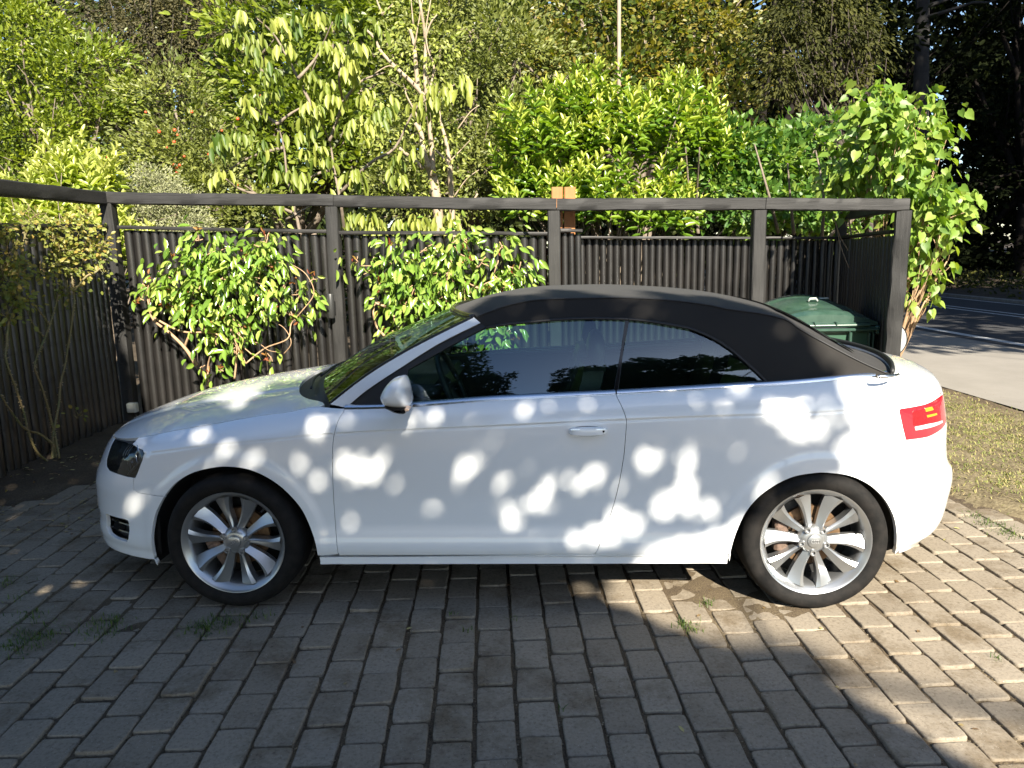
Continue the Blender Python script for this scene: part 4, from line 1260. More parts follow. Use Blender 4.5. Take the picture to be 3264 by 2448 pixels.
# joints: soil and moss a little below the blocks, with bits of grit on top
gx, gy = np.meshgrid(np.linspace(-5.2, 4.5, 250), np.linspace(-2.6, 6.4, 230), indexing='ij')
gz = -0.013 + 0.004 * np.sin(gx * 31.7 + 2 * np.sin(gy * 13)) * np.sin(gy * 27.1) + 0.003 * rng.normal(0, 0.5, gx.shape)
for (hx, hy, hr, hh) in ((0.80, 0.30, 0.30, 0.0115), (-1.9, -0.05, 0.5, 0.006), (1.45, 0.12, 0.25, 0.008), (1.1, 0.05, 0.2, 0.010), (-1.3, 0.35, 0.4, 0.008), (-2.6, 0.3, 0.6, 0.005)):
    gz += hh * np.exp(-((gx - hx) ** 2 + (gy - hy) ** 2) / hr ** 2)
jm = MB(); jm.grid(np.stack([gx, gy, gz], -1)); tag(jm.build('joint_soil', M_joint, smooth_=True), kind='structure')
# bare earth by the left fence
gx, gy = np.meshgrid(np.linspace(-9, 0.4, 150), np.linspace(0.3, 8.0, 110), indexing='ij')
def sdist(P): return np.where(inside(SOILP, P), dist_poly(SOILP, P), -dist_poly(SOILP, P))
dsoil = sdist(np.stack([gx.ravel(), gy.ravel()], 1)).reshape(gx.shape)
gz = -0.03 + 0.125 * smooth((dsoil + 0.12) / 0.9) * smooth((-1.0 - gx) / 1.5 + 0.5) + 0.03 * smooth((dsoil + 0.1) / 0.3) + 0.008 * rng.normal(0, 1, gx.shape) * (dsoil > 0)
em = MB(); em.grid(np.stack([gx, gy, gz], -1)); tag(em.build('earth_bed', M_soil, smooth_=True), kind='structure')
# lawn
gx, gy = np.meshgrid(np.linspace(1.9, 5.1, 120), np.linspace(-1.1, 6.3, 200), indexing='ij')
dl_ = np.stack([gx.ravel(), gy.ravel()], 1); dl_ = np.where(inside(LAWN, dl_), dist_poly(LAWN, dl_), -dist_poly(LAWN, dl_)).reshape(gx.shape)
gz = -0.03 + 0.05 * smooth((dl_ + 0.06) / 0.35) + 0.006 * rng.normal(0, 1, gx.shape)
lm = MB(); lm.grid(np.stack([gx, gy, gz], -1)); tag(lm.build('lawn', M_lawn, smooth_=True), kind='structure')

def blades(name, P, h, w, mat, kind='stuff', lean=0.5, flat=0.0):
    n = len(P); a = rng.uniform(0, 2 * math.pi, n); ln = np.abs(rng.normal(0, lean, n)) + flat
    D = np.stack([np.cos(a) * ln, np.sin(a) * ln, np.ones(n)], 1); D /= np.linalg.norm(D, axis=1)[:, None]
    S = np.stack([-np.sin(a + rng.normal(0, .6, n)), np.cos(a), np.zeros(n)], 1)
    H = (h * rng.uniform(0.4, 1.2, n))[:, None]; W = (w * rng.uniform(0.6, 1.3, n))[:, None]
    b0, b1 = P - S * W, P + S * W
    m0 = P + D * H * 0.55 - S * W * 0.8; m1 = P + D * H * 0.55 + S * W * 0.8
    dr = D.copy(); dr[:, 2] *= 0.45
    tp = P + D * H * 0.55 + dr * H * 0.5
    V = np.stack([b0, b1, m1, m0, tp], 1).reshape(-1, 3)
    b = np.arange(n) * 5
    o = mesh_np(name, V, [np.stack([b, b + 1, b + 2, b + 3], 1), np.stack([b + 3, b + 2, b + 4], 1)], mat, None, True, attr=np.tile(rng.random(n), 2))
    if kind: o['kind'] = kind
    return o
M_grass = leaf_mat('dry_grass_blades', (0.36, 0.28, 0.14), (0.28, 0.28, 0.085), (0.12, 0.17, 0.035), trans=0.25, rough=0.7, tcol=(1.2, 1.3, 0.7))
M_weed = leaf_mat('green_weed_blades', (0.03, 0.06, 0.012), (0.06, 0.10, 0.02), (0.13, 0.17, 0.04), trans=0.3)
pts = np.stack([rng.uniform(2.1, 5.0, 160000), rng.uniform(-0.9, 6.2, 160000)], 1)
den = 0.5 + 0.5 * np.sin(pts[:, 0] * 5.1 + 3 * np.sin(pts[:, 1] * 2.3)) * np.sin(pts[:, 1] * 4.3 + pts[:, 0] * 2)
ins = inside(LAWN, pts); dd = np.zeros(len(pts)); dd[ins] = dist_poly(LAWN, pts[ins])
pts = pts[ins & (rng.random(len(pts)) < (0.25 + 0.75 * den) * np.clip((dd / 0.6) ** 1.4 * (0.4 + 1.2 * den), 0.04, 1))]
blades('lawn_grass', np.column_stack([pts, np.full(len(pts), 0.012)]), 0.038, 0.0032, M_grass, lean=0.9, flat=0.5)
# weeds in the joints
tuft = []
for (px, py, r_, n) in ((680, 1990, 0.10, 420), (640, 2005, 0.07, 200), (820, 1965, 0.05, 120), (740, 1985, 0.05, 100), (320, 2010, 0.09, 300), (350, 1975, 0.06, 160), (70, 2045, 0.12, 380), (20, 2070, 0.12, 300), (130, 2030, 0.08, 140), (10, 1860, 0.09, 200), (100, 1960, 0.09, 160), (2190, 1990, 0.045, 130), (2210, 2010, 0.03, 60), (1440, 1960, 0.02, 26), (1640, 1975, 0.025, 30), (1495, 2010, 0.02, 20), (2255, 1925, 0.03, 70), (3100, 1640, 0.05, 130), (3160, 1670, 0.08, 220), (3220, 1700, 0.08, 220), (3180, 2100, 0.02, 24), (1790, 2260, 0.02, 14), (60, 1905, 0.05, 60)):
    g = at(px, py, z=0.0)
    n = int(n * 0.65)
    q = np.stack([g[0] + rng.normal(0, r_ * 0.55, n), g[1] + rng.normal(0, r_ * 0.55, n), np.full(n, -0.012)], 1)
    tuft.append(q)
blades('joint_weeds', np.concatenate(tuft), 0.045, 0.0019, M_weed, lean=0.7)
# moss threads and grit along the joints
n = 26000
ii = rng.integers(-34, 36, n); u_ = (ii + 0.5) * PW + 0.030 + rng.normal(0, 0.004, n); v_ = rng.uniform(-2.2, 4.6, n)
gp = pu[None] * u_[:, None] + pv[None] * v_[:, None]
ok = ~inside(LAWN, gp) & ~inside(SOILP, gp); gp = gp[ok]; n = len(gp)
s_ = rng.uniform(0.0012, 0.0042, n)[:, None]
c_ = np.column_stack([gp, -0.010 + rng.uniform(0, 0.004, n)])
oct_ = np.array([(1, 0, 0), (-1, 0, 0), (0, 1, 0), (0, -1, 0), (0, 0, 0.8)])
V = (c_[:, None] + s_[:, None] * oct_[None] * rng.uniform(0.6, 1.4, (n, 1, 3))).reshape(-1, 3)
b = np.arange(n) * 5
F = np.concatenate([np.stack([b + i_, b + j_, b + 4], 1) for i_, j_ in ((0, 2), (2, 1), (1, 3), (3, 0))])
o = mesh_np('joint_grit', V, F, leaf_mat('grit', (0.03, 0.022, 0.015), (0.10, 0.075, 0.04), (0.24, 0.20, 0.14), trans=0.0, rough=0.9), None, False, attr=np.tile(rng.random(n), 4))
o['kind'] = 'stuff'

# ================================================================== FENCE
def wood_mat(name, c0, c1, rough=0.55, grain=(60, 60, 3), spec=0.4, bump=0.5, axis_z=True):
    m, nt, out = mat_new(name)
    tc = N(nt, 'ShaderNodeTexCoord'); mp = N(nt, 'ShaderNodeMapping')
    mp.inputs['Scale'].default_value = grain
    n1 = N(nt, 'ShaderNodeTexNoise', Scale=1.0, Detail=7.0, Roughness=0.7)
    n2 = N(nt, 'ShaderNodeTexNoise', Scale=4.0, Detail=4.0)
    r_ = ramp(nt, [(0.3, c0), (0.72, c1)])
    b = N(nt, 'ShaderNodeBsdfPrincipled', Roughness=rough); b.inputs['Specular IOR Level'].default_value = spec
    bp = N(nt, 'ShaderNodeBump', Strength=bump, Distance=0.006)
    ad = N(nt, 'ShaderNodeMath', operation='MULTIPLY_ADD'); ad.inputs[1].default_value = 0.5
    m5 = N(nt, 'ShaderNodeMath', operation='MULTIPLY'); m5.inputs[1].default_value = 0.5
    nt.links.new(tc.outputs['Object'], mp.inputs['Vector']); nt.links.new(mp.outputs[0], n1.inputs['Vector']); nt.links.new(tc.outputs['Object'], n2.inputs['Vector'])
    nt.links.new(n2.outputs['Fac'], m5.inputs[0]); nt.links.new(n1.outputs['Fac'], ad.inputs[0]); nt.links.new(m5.outputs[0], ad.inputs[2])
    nt.links.new(ad.outputs[0], r_.inputs[0]); nt.links.new(r_.outputs[0], b.inputs['Base Color'])
    nt.links.new(n1.outputs['Fac'], bp.inputs['Height']); nt.links.new(bp.outputs[0], b.inputs['Normal'])
    nt.links.new(b.outputs[0], out.inputs[0])
    return m
M_log = wood_mat('black_stained_logs', (0.004, 0.004, 0.004), (0.020, 0.018, 0.017), grain=(40, 40, 2.5), rough=0.36, spec=0.8)
M_beam = wood_mat('weathered_black_timber', (0.007, 0.007, 0.007), (0.029, 0.028, 0.028), grain=(3, 60, 60), rough=0.65, bump=0.6)
M_post = wood_mat('weathered_black_post', (0.007, 0.007, 0.007), (0.032, 0.031, 0.030), grain=(70, 70, 4), rough=0.65, bump=0.6)
M_cap = wood_mat('black_cap_board', (0.008, 0.008, 0.008), (0.026, 0.024, 0.023), grain=(3, 60, 60), rough=0.5)
M_raw = wood_mat('raw_orange_timber', (0.26, 0.10, 0.035), (0.40, 0.19, 0.07), grain=(40, 40, 4), rough=0.7)

def rough_bar(m, a, b, w, h, up=(0, 0, 1), n=14, jit=0.002, side=None):
    """a sawn timber from a to b with slightly uneven faces"""
    a, b = np.array(a, float), np.array(b, float)
    t = (b - a); L = np.linalg.norm(t); t /= L
    u = np.array(up, float); u -= t * (u @ t); u /= np.linalg.norm(u); s = np.cross(t, u)
    cx = 0.08 * min(w, h)
    sec = [(-w / 2 + cx, -h / 2), (0, -h / 2), (w / 2 - cx, -h / 2), (w / 2, -h / 2 + cx), (w / 2, 0), (w / 2, h / 2 - cx), (w / 2 - cx, h / 2), (0, h / 2), (-w / 2 + cx, h / 2), (-w / 2, h / 2 - cx), (-w / 2, 0), (-w / 2, -h / 2 + cx)]
    rows = []
    wob = np.cumsum(rng.normal(0, jit * 0.6, (n, 2)), axis=0); wob -= np.linspace(0, 1, n)[:, None] * wob[-1]
    for k in range(n):
        c = a + t * L * k / (n - 1)
        rows.append([c + s * (x_ + rng.normal(0, jit * .5) + wob[k, 0]) + u * (y_ + rng.normal(0, jit * .5) + wob[k, 1]) for x_, y_ in sec])
    P = np.array(rows); ns = len(sec)
    V = P.reshape(-1, 3)
    F = [(i * ns + j, i * ns + (j + 1) % ns, (i + 1) * ns + (j + 1) % ns, (i + 1) * ns + j) for i in range(n - 1) for j in range(ns)]
    F += [list(range(ns))[::-1], [(n - 1) * ns + j for j in range(ns)]]
    m.add(V, F)

def log_panel(name, a, b, ztop_a, ztop_b, zbot, parent, pitch=0.078, r0=0.0385, seed=0):
    m = MB(); a, b = np.array(a, float), np.array(b, float)
    L = np.linalg.norm(b - a); k = int(L / pitch)
    for i in range(k):
        f_ = (i + 0.5) / k; c = a + (b - a) * f_
        zt = ztop_a + (ztop_b - ztop_a) * f_ - 0.012 + rng.normal(0, 0.004)
        rr = r0 + rng.normal(0, 0.0012); off = rng.normal(0, 0.0025, 2)
        zz = np.linspace(zbot, zt, 7); wob = rng.normal(0, 0.0016, (7, 2))
        pts = np.stack([c[0] + off[0] + wob[:, 0], c[1] + off[1] + wob[:, 1], zz], 1)
        m.tube(pts, rr * (1 + rng.normal(0, 0.015, 7)), 10, up=(1, 0, 0))
    return m.build(name, M_log, parent, smooth_=False, auto=50)

YF = 3.45
fence = empty('log_fence', 'black stained log fence with square posts and a top beam, behind the car', 'fence', loc=(0, 0, 0))
posts = [(345, -3.69), (1062, -1.716), (1766, 0.181), (2418, 1.889)]
BT = cub([-3.7, -2.67, -1.75, -0.52, 0.14, 1.1, 1.9, 3.05], [2.155, 2.118, 2.080, 2.026, 1.999, 1.981, 1.961, 1.925])
hB = 0.098
for px, x_ in posts:
    pm = MB(); zt = float(BT(x_)) - hB - 0.002
    rough_bar(pm, (x_, YF, -0.05), (x_ + rng.normal(0, 0.004), YF, zt), 0.105, 0.105, up=(0, 1, 0), n=18)
    pm.build('fence_post', M_post, fence, auto=40)
xs_ = [-3.74, -1.69, 0.205, 1.93, 3.09]
for k in range(4):
    bm_ = MB(); x0, x1 = xs_[k] + (0.002 if k else 0), xs_[k + 1] - 0.002
    z0, z1 = float(BT(x0)) - hB / 2, float(BT(x1)) - hB / 2
    rough_bar(bm_, (x0, YF - 0.004 * (k % 2), z0), (x1, YF - 0.004 * (k % 2), z1), 0.11, hB, n=26)
    # drying crack along the face
    bm_.build('top_beam', M_beam, fence, auto=40)
RT = cub([-3.7, -1.82, -1.69, 0.11, 0.3], [1.868, 1.787, 1.775, 1.722, 1.716])
for (x0, x1) in ((-3.60, -1.78), (-1.655, 0.12)):
    log_panel('log_panel', (x0, YF + 0.045), (x1, YF + 0.045), float(RT(x0)) - 0.025, float(RT(x1)) - 0.025, -0.02, fence)
    cm = MB(); rough_bar(cm, (x0 - 0.02, YF + 0.03, float(RT(x0)) - 0.012), (x1 + 0.02, YF + 0.03, float(RT(x1)) - 0.012), 0.12, 0.030, n=20, jit=0.0012)
    cm.build('cap_rail', M_cap, fence, auto=40)
log_panel('log_panel', (0.236, YF + 0.045), (0.415, YF + 0.045), 1.722, 1.718, -0.02, fence, pitch=0.055, r0=0.030)
cm = MB(); rough_bar(cm, (0.236, YF + 0.03, 1.732), (0.42, YF + 0.03, 1.729), 0.12, 0.026, n=4, jit=0.0008); cm.build('cap_rail', M_cap, fence, auto=40)
# leaning corner post on the right
pm = MB()
c0, c1 = at(2848, 1090, y=YF), at(2880, 672, y=YF); dn = (c0 - c1) / (c1[2] - c0[2])
rough_bar(pm, c0 + dn * (c0[2] + 0.05), c1, 0.122, 0.118, up=(0.35, 1, 0), n=24, jit=0.003)
pm.build('fence_post', M_post, fence, auto=40)

side = empty('log_fence', 'shaded side run of black log fence behind the thorny rose stems', 'fence')
log_panel('log_panel', (-3.755, YF - 0.07), (-3.755, 0.2), 1.85, 1.81, -0.02, side)
cm = MB(); rough_bar(cm, (-3.74, YF - 0.06, 1.862), (-3.74, 0.2, 1.80), 0.12, 0.03, n=20, jit=0.0012); cm.build('cap_rail', M_cap, side, auto=40)
bm_ = MB(); rough_bar(bm_, (-3.72, YF - 0.058, 2.098), (-3.72, 0.2, 2.078), 0.11, 0.11, n=24); bm_.build('top_beam', M_beam, side, auto=40)
pm = MB(); rough_bar(pm, (-3.72, 1.45, -0.05), (-3.72, 1.45, 2.035), 0.105, 0.105, up=(0, 1, 0), n=18); pm.build('fence_post', M_post, side, auto=40)
for zz in (1.18, 0.93, 0.66, 0.42):
    wm_ = MB(); wm_.tube([(-3.66, y_, zz + 0.008 * math.sin(y_ * 3) + (y_ - 1.5) * 0.006) for y_ in np.linspace(0.3, 3.38, 16)], 0.0016, 5)
    wm_.build('training_wire', M_black, side, smooth_=True)

# bin shelter: log walls set back behind the beam
sh_ = empty('bin_shelter', 'black log bin shelter with low back and side walls, set back behind the front beam', 'shelter')
log_panel('back_wall', (0.30, 5.62), (3.36, 5.62), 1.690, 1.610, -0.05, sh_)
log_panel('side_wall', (3.36, 5.52), (3.10, 3.56), 1.615, 1.640, -0.05, sh_, pitch=0.10, r0=0.05)
log_panel('return_wall', (0.27, 3.58), (0.27, 5.56), 1.72, 1.70, -0.05, sh_)
cm = MB(); rough_bar(cm, (0.22, 5.57, 1.705), (3.42, 5.57, 1.622), 0.17, 0.026, n=24, jit=0.001); cm.build('cap_rail', M_cap, sh_, auto=40)
cm = MB(); rough_bar(cm, (3.36, 5.47, 1.632), (3.08, 3.53, 1.665), 0.16, 0.026, n=14, jit=0.001); cm.build('cap_rail', M_cap, sh_, auto=40)
cm = MB(); rough_bar(cm, (0.265, 3.53, 1.742), (0.265, 5.47, 1.720), 0.13, 0.026, n=14, jit=0.001); cm.build('cap_rail', M_cap, sh_, auto=40)
bm_ = MB(); rough_bar(bm_, (3.36, 5.60, 1.86), (3.06, 3.515, 1.868), 0.10, 0.09, n=14); bm_.build('side_beam', M_beam, sh_, auto=40)
pm = MB(); rough_bar(pm, (3.36, 5.66, -0.05), (3.36, 5.66, 1.81), 0.10, 0.10, up=(0, 1, 0)); pm.build('rear_post', M_post, sh_, auto=40)

# two raw stakes behind the fence
for k, px in enumerate((1776, 1816)):
    tp = at(px, 597, y=3.64); sm_ = MB()
    rough_bar(sm_, (tp[0] - 0.02 - 0.02 * k, 3.66, -0.05), (tp[0], 3.64, tp[2]), 0.098, 0.098, up=(0, 1, 0), n=14, jit=0.0012)
    tag(sm_.build('timber_stake', M_raw, None, auto=40), ['raw orange timber stake showing above the beam, left one of a pair', 'raw orange timber stake showing above the beam, right one of a pair'][k], 'stake', 'raw timber stakes behind the fence')

# wall lamp on the second post
lp = empty('wall_lamp', 'small black cylinder lamp on the fence post between the two climbing shrubs', 'lamp', loc=(-1.750, 3.335, 1.14))
m_ = MB(); m_.lathe([(0.0005, -0.105), (0.028, -0.105), (0.0315, -0.100), (0.0315, 0.098), (0.029, 0.103), (0.0005, 0.103)], n=28)
m_.build('lamp_body', pbr('dark_grey_metal', (0.045, 0.045, 0.045), rough=0.4, metal=0.3), lp, auto=40)
m_ = MB(); m_.box((0.0, 0.040, -0.02), (0.05, 0.045, 0.12), bevel=0.006); m_.build('lamp_bracket', M_black, lp, auto=40)
m_ = MB(); m_.lathe([(0.0005, -0.107), (0.022, -0.107)], n=24); m_.build('lamp_glass', pbr('frosted_glass', (0.5, 0.5, 0.48), rough=0.3), lp)

# pale junction box low on the fence
jb = empty('junction_box', 'small pale plastic box on the dark fence in front of the car nose', 'box', loc=(-3.627, 3.372, 0.258))
m_ = MB(); m_.box((0, 0, 0), (0.084, 0.055, 0.086), bevel=0.007); m_.build('box_base', pbr('pale_grey_plastic', (0.42, 0.44, 0.40), rough=0.5), jb, auto=35)
m_ = MB(); m_.box((0, -0.032, 0.0), (0.080, 0.010, 0.082), bevel=0.004); m_.build('box_cover', pbr('pale_grey_plastic', (0.46, 0.48, 0.44), rough=0.45), jb, auto=35)
m_ = MB(); m_.tube([(0.02, 0.0, -0.04), (0.02, 0.0, -0.20)], 0.006, 8); m_.build('cable', M_black, jb, smooth_=True)

# pole
pp = MB(); pp.tube([(1.19, 9.0, -0.1), (1.19, 9.0, 2.5), (1.185, 9.0, 8.0)], [0.036, 0.032, 0.022], 12)
tag(pp.build('garden_pole', pbr('sunbleached_pole', (0.22, 0.16, 0.12), rough=0.8, noise=(6, (0.32, 0.25, 0.19))), None, smooth_=True), 'tall thin bare pole rising out of the laurel behind the fence', 'pole')

# round disc behind the corner post
ds = empty('round_disc', 'pale grey round disc half hidden behind the leaning corner post', 'traffic mirror', loc=(3.505, 4.6, 0.61))
m_ = MB(); m_.lathe([(0.0005, 0.012), (0.10, 0.010), (0.160, 0.002), (0.174, -0.002)], axis='y', n=48)
m_.v[0] *= np.array([1, -1, 1]); m_.build('disc_back', pbr('pale_grey_disc', (0.33, 0.34, 0.33), rough=0.55), ds, smooth_=True)
m_ = MB(); m_.tube([(0.176 * math.cos(t), 0.0, 0.176 * math.sin(t)) for t in np.linspace(0, 2 * math.pi, 49)], 0.005, 8, caps=False); m_.build('disc_rim', M_black, ds, smooth_=True)
m_ = MB(); m_.tube([(0, 0.03, -0.66), (0, 0.03, 0.1)], 0.02, 10); m_.build('disc_post', pbr('galvanised_post', (0.3, 0.3, 0.3), rough=0.4, metal=0.8), ds, smooth_=True)

# ---- wheelie bin
M_bin = pbr('dark_green_plastic', (0.022, 0.052, 0.038), rough=0.22, spec=0.7, noise=(7.0, (0.045, 0.085, 0.065)))
M_binb = pbr('mid_green_plastic', (0.035, 0.085, 0.055), rough=0.4)
bn = empty('wheeled_bin', 'large dark green wheeled bin with a domed lid, in the black log shelter', 'bin', loc=(2.60, 4.22, 0.02))
bn.scale = (0.78, 0.90, 1.02)
def rrect(w, d, r_, n=6):
    o_ = []
    for cx, cy, a0 in ((w / 2 - r_, d / 2 - r_, 0), (-w / 2 + r_, d / 2 - r_, 90), (-w / 2 + r_, -d / 2 + r_, 180), (w / 2 - r_, -d / 2 + r_, 270)):
        for t in np.linspace(0, 90, n): o_.append((cx + r_ * math.cos(R(a0 + t)), cy + r_ * math.sin(R(a0 + t))))
    return np.array(o_)
def loft(m, rings, cap=True):
    G_ = np.array([np.concatenate([r_, r_[:1]]) for r_ in rings]); m.grid(G_)
    if cap: m.add(rings[0], [list(range(len(rings[0])))[::-1]]); m.add(rings[-1], [list(range(len(rings[-1])))])
WB = 1.20; ZR = 0.80
m_ = MB(); rings = []
for z_, w_, d_ in ((0.12, 0.98, 0.62), (0.16, 1.02, 0.66), (0.60, 1.11, 0.78), (ZR - 0.02, 1.15, 0.82)):
    o_ = rrect(w_, d_, 0.06); rings.append(np.column_stack([o_, np.full(len(o_), z_)]))
loft(m_, rings); m_.build('bin_body', M_binb, bn, auto=40)
m_ = MB(); rings = []
for z_, e in ((ZR - 0.06, 0.0), (ZR - 0.055, 0.05), (ZR - 0.01, 0.055), (ZR, 0.05), (ZR + 0.002, 0.0)):
    o_ = rrect(1.16 + e, 0.83 + e, 0.07); rings.append(np.column_stack([o_, np.full(len(o_), z_)]))
loft(m_, rings)
m_.box((0, -0.455, ZR - 0.03), (1.24, 0.03, 0.03), bevel=0.01)
for sx in (-1, 1): m_.box((sx * 0.60, -0.42, ZR - 0.035), (0.045, 0.09, 0.075), bevel=0.012); m_.tube([(sx * 0.60, -0.42, ZR - 0.02), (sx * 0.69, -0.42, ZR - 0.02)], 0.022, 12)
m_.build('bin_rim', M_bin, bn, auto=40)
for sx in (-1, 1):
    m_ = MB()
    for dx in (0.0, 0.045): m_.box((sx * (0.515 + dx), -0.425 + 0.0, ZR - 0.22), (0.022, 0.05, 0.33), bevel=0.006)
    m_.build('side_rib', M_bin, bn, auto=40)
m_ = MB(); m_.box((0.30, -0.43, ZR - 0.15), (0.035, 0.05, 0.20), bevel=0.008); m_.build('front_rib', M_bin, bn, auto=40)
# domed lid, low at the front edge
m_ = MB(); rows = []
for fy in np.linspace(-1, 1, 22):
    row = []
    for fx in np.linspace(-1, 1, 45):
        x_ = fx * 0.605; y_ = fy * 0.43
        zz = ZR + 0.035 + 0.17 * (1 - abs(fx) ** 2.2) * (0.42 + 0.58 * math.sin(max(0.0, (fy + 1) / 2) ** 0.75 * math.pi * 0.62)) + 0.02 * (fy + 1)
        pan = smooth((0.70 - abs(fx)) / 0.05) * smooth((0.75 - abs(fy - 0.0)) / 0.08)
        zz -= 0.018 * pan
        row.append((x_, y_, zz))
    rows.append(row)
rows = np.array(rows); m_.grid(rows)
sk = lambda e_: np.stack([e_, e_ * np.array([1.0, 1.0, 0]) + np.array([0, 0, ZR + 0.006])], 0)
for e_ in (rows[0], rows[-1], rows[:, 0], rows[:, -1]): m_.grid(sk(e_))
lid = m_.build('bin_lid', M_bin, bn, auto=35)
m_ = MB(); m_.box((0, -0.445, ZR + 0.025), (1.0, 0.05, 0.018), bevel=0.006); m_.tube([(-0.50, -0.47, ZR + 0.012), (0.5, -0.47, ZR + 0.012)], 0.012, 10)
for sx in (-0.12, 0.12): m_.box((sx, -0.46, ZR + 0.03), (0.02, 0.06, 0.03), bevel=0.005)
m_.build('lid_handle', M_bin, lid, auto=40)
m_ = MB(); m_.tube([(-0.05, -0.05, ZR + 0.20), (-0.03, -0.05, ZR + 0.225), (0.04, -0.05, ZR + 0.225), (0.06, -0.05, ZR + 0.20)], 0.011, 8); m_.build('lid_latch', pbr('worn_latch', (0.4, 0.42, 0.4), rough=0.3), lid, smooth_=True)
m_ = MB(); m_.box((0.23, 0.20, ZR + 0.212), (0.11, 0.05, 0.006), bevel=0.002); m_.build('lid_sticker', pbr('white_sticker', (0.6, 0.62, 0.6), rough=0.5), lid)
for sx in (-1, 1):
    m_ = MB(); m_.lathe([(0.001, -0.02), (0.085, -0.02), (0.095, -0.012), (0.095, 0.012), (0.085, 0.02), (0.001, 0.02)], (sx * 0.46, 0.28, 0.05), axis='x', n=28)
    m_.build('bin_wheel', M_black, bn, auto=40)
m_ = MB(); m_.tube([(-0.42, 0.47, ZR + 0.03), (0.42, 0.47, ZR + 0.03)], 0.016, 8); m_.build('bin_handle', M_bin, bn, smooth_=True)
# ================================================================== PLANTS
TPL = {}
def _tpl():
    # (along, across, height) with unit length and unit width
    rows = [(0.0, 0.0), (0.22, 0.36), (0.5, 0.5), (0.78, 0.32), (1.0, 0.0)]
    V = [(0, 0, 0)]
    for a, h in rows[1:4]: V += [(a, -h, 0.10 - 0.12 * a * a), (a, 0, -0.10 * 0.6 - 0.12 * a * a), (a, h, 0.10 - 0.12 * a * a)]
    V += [(1, 0, -0.16)]
    F4 = [(1, 2, 5, 4), (2, 3, 6, 5), (4, 5, 8, 7), (5, 6, 9, 8)]; F3 = [(0, 2, 1), (0, 3, 2), (7, 8, 10), (8, 9, 10)]
    TPL['lance'] = (np.array(V, float), np.array(F4), np.array(F3))
    V = [(0, 0, 0), (-0.13, -0.30, 0.05), (0.12, -0.52, 0.06), (0.48, -0.44, 0.03), (0.80, -0.18, -0.04), (1.05, 0, -0.12), (0.80, 0.18, -0.04), (0.48, 0.44, 0.03), (0.12, 0.52, 0.06), (-0.13, 0.30, 0.05), (0.40, 0, -0.05)]
    TPL['heart'] = (np.array(V, float), np.zeros((0, 4), int), np.array([(10, i, i + 1) for i in range(0, 9)] + [(10, 9, 0)]))
    V = [(0, 0, 0), (0.45, -0.5, 0.06), (1, 0, -0.08), (0.45, 0.5, 0.06)]
    TPL['small'] = (np.array(V, float), np.zeros((0, 4), int), np.array([(0, 1, 2), (0, 2, 3)]))
    V = [(0, 0, 0), (0.30, -0.42, 0.05), (0.72, -0.36, 0.02), (1, 0, -0.08), (0.72, 0.36, 0.02), (0.30, 0.42, 0.05)]
    TPL['oval'] = (np.array(V, float), np.array([(0, 1, 2, 3), (0, 3, 4, 5)]), np.zeros((0, 3), int))
_tpl()
def unit(v): return v / (np.linalg.norm(v, axis=-1, keepdims=True) + 1e-12)
def rdir(n): return unit(rng.normal(0, 1, (n, 3)))

def leaf_mesh(name, P, D, U, L, W, lv, kind, mat, parent=None):
    V0, F4, F3 = TPL[kind]; n = len(P)
    D = unit(D); S = unit(np.cross(U, D)); U = np.cross(D, S)
    L = np.broadcast_to(L, (n,)); W = np.broadcast_to(W, (n,))
    V = P[:, None] + V0[None, :, 0, None] * (L[:, None, None] * D[:, None]) + V0[None, :, 1, None] * (W[:, None, None] * S[:, None]) + V0[None, :, 2, None] * (L[:, None, None] * U[:, None])
    b = (np.arange(n) * len(V0))[:, None, None]
    fs = []; at_ = []
    if len(F4): fs.append((b + F4[None]).reshape(-1, 4)); at_.append(np.repeat(lv, len(F4)))
    if len(F3): fs.append((b + F3[None]).reshape(-1, 3)); at_.append(np.repeat(lv, len(F3)))
    return mesh_np(name, V.reshape(-1, 3), fs, mat, parent, kind in ('lance', 'heart'), attr=np.concatenate(at_))

def lobes_px(lst):
    """(px, py, depth y, radius px, flatten) -> centre, radius"""
    out = []
    for px, py, y, r_ in lst:
        c = at(px, py, y=y); dep = (c - CAMC) @ CF
        out.append((c, r_ * dep / FPX))
    return out

def lobes_pxs(lst): return [(c, r_ * 0.84) for c, r_ in lobes_px(lst)]

def crown_points(lobes, n, clump=0.16, per=26, squash=0.85, shell=0.45, depth=1.0):
    """clumps spread through lobes; returns positions, outward directions, clump shade"""
    vol = np.array([r_ ** 2 for c, r_ in lobes]); vol /= vol.sum()
    nc = max(1, n // per); li = rng.choice(len(lobes), nc, p=vol)
    C = np.array([c for c, r_ in lobes])[li]; Rr = np.array([r_ for c, r_ in lobes])[li]
    d = rdir(nc); rad = Rr * (shell + (1 - shell) * rng.random(nc) ** 0.6) * rng.uniform(0.85, 1.12, nc)
    sc = np.array([1, depth, squash])
    cc = C + d * rad[:, None] * sc
    k = np.repeat(np.arange(nc), per)
    off = rng.normal(0, 1, (len(k), 3)) * np.array([1.0, 1.0, 0.62 if clump > 0.2 else 0.9]) * clump * rng.uniform(0.6, 1.4, nc)[k][:, None] * 0.5
    P = cc[k] + off
    out = unit(unit(P - C[k]) * 0.8 + unit(off) * 0.8 + rdir(len(k)) * 0.35)
    return P, out, rng.random(nc)[k], cc

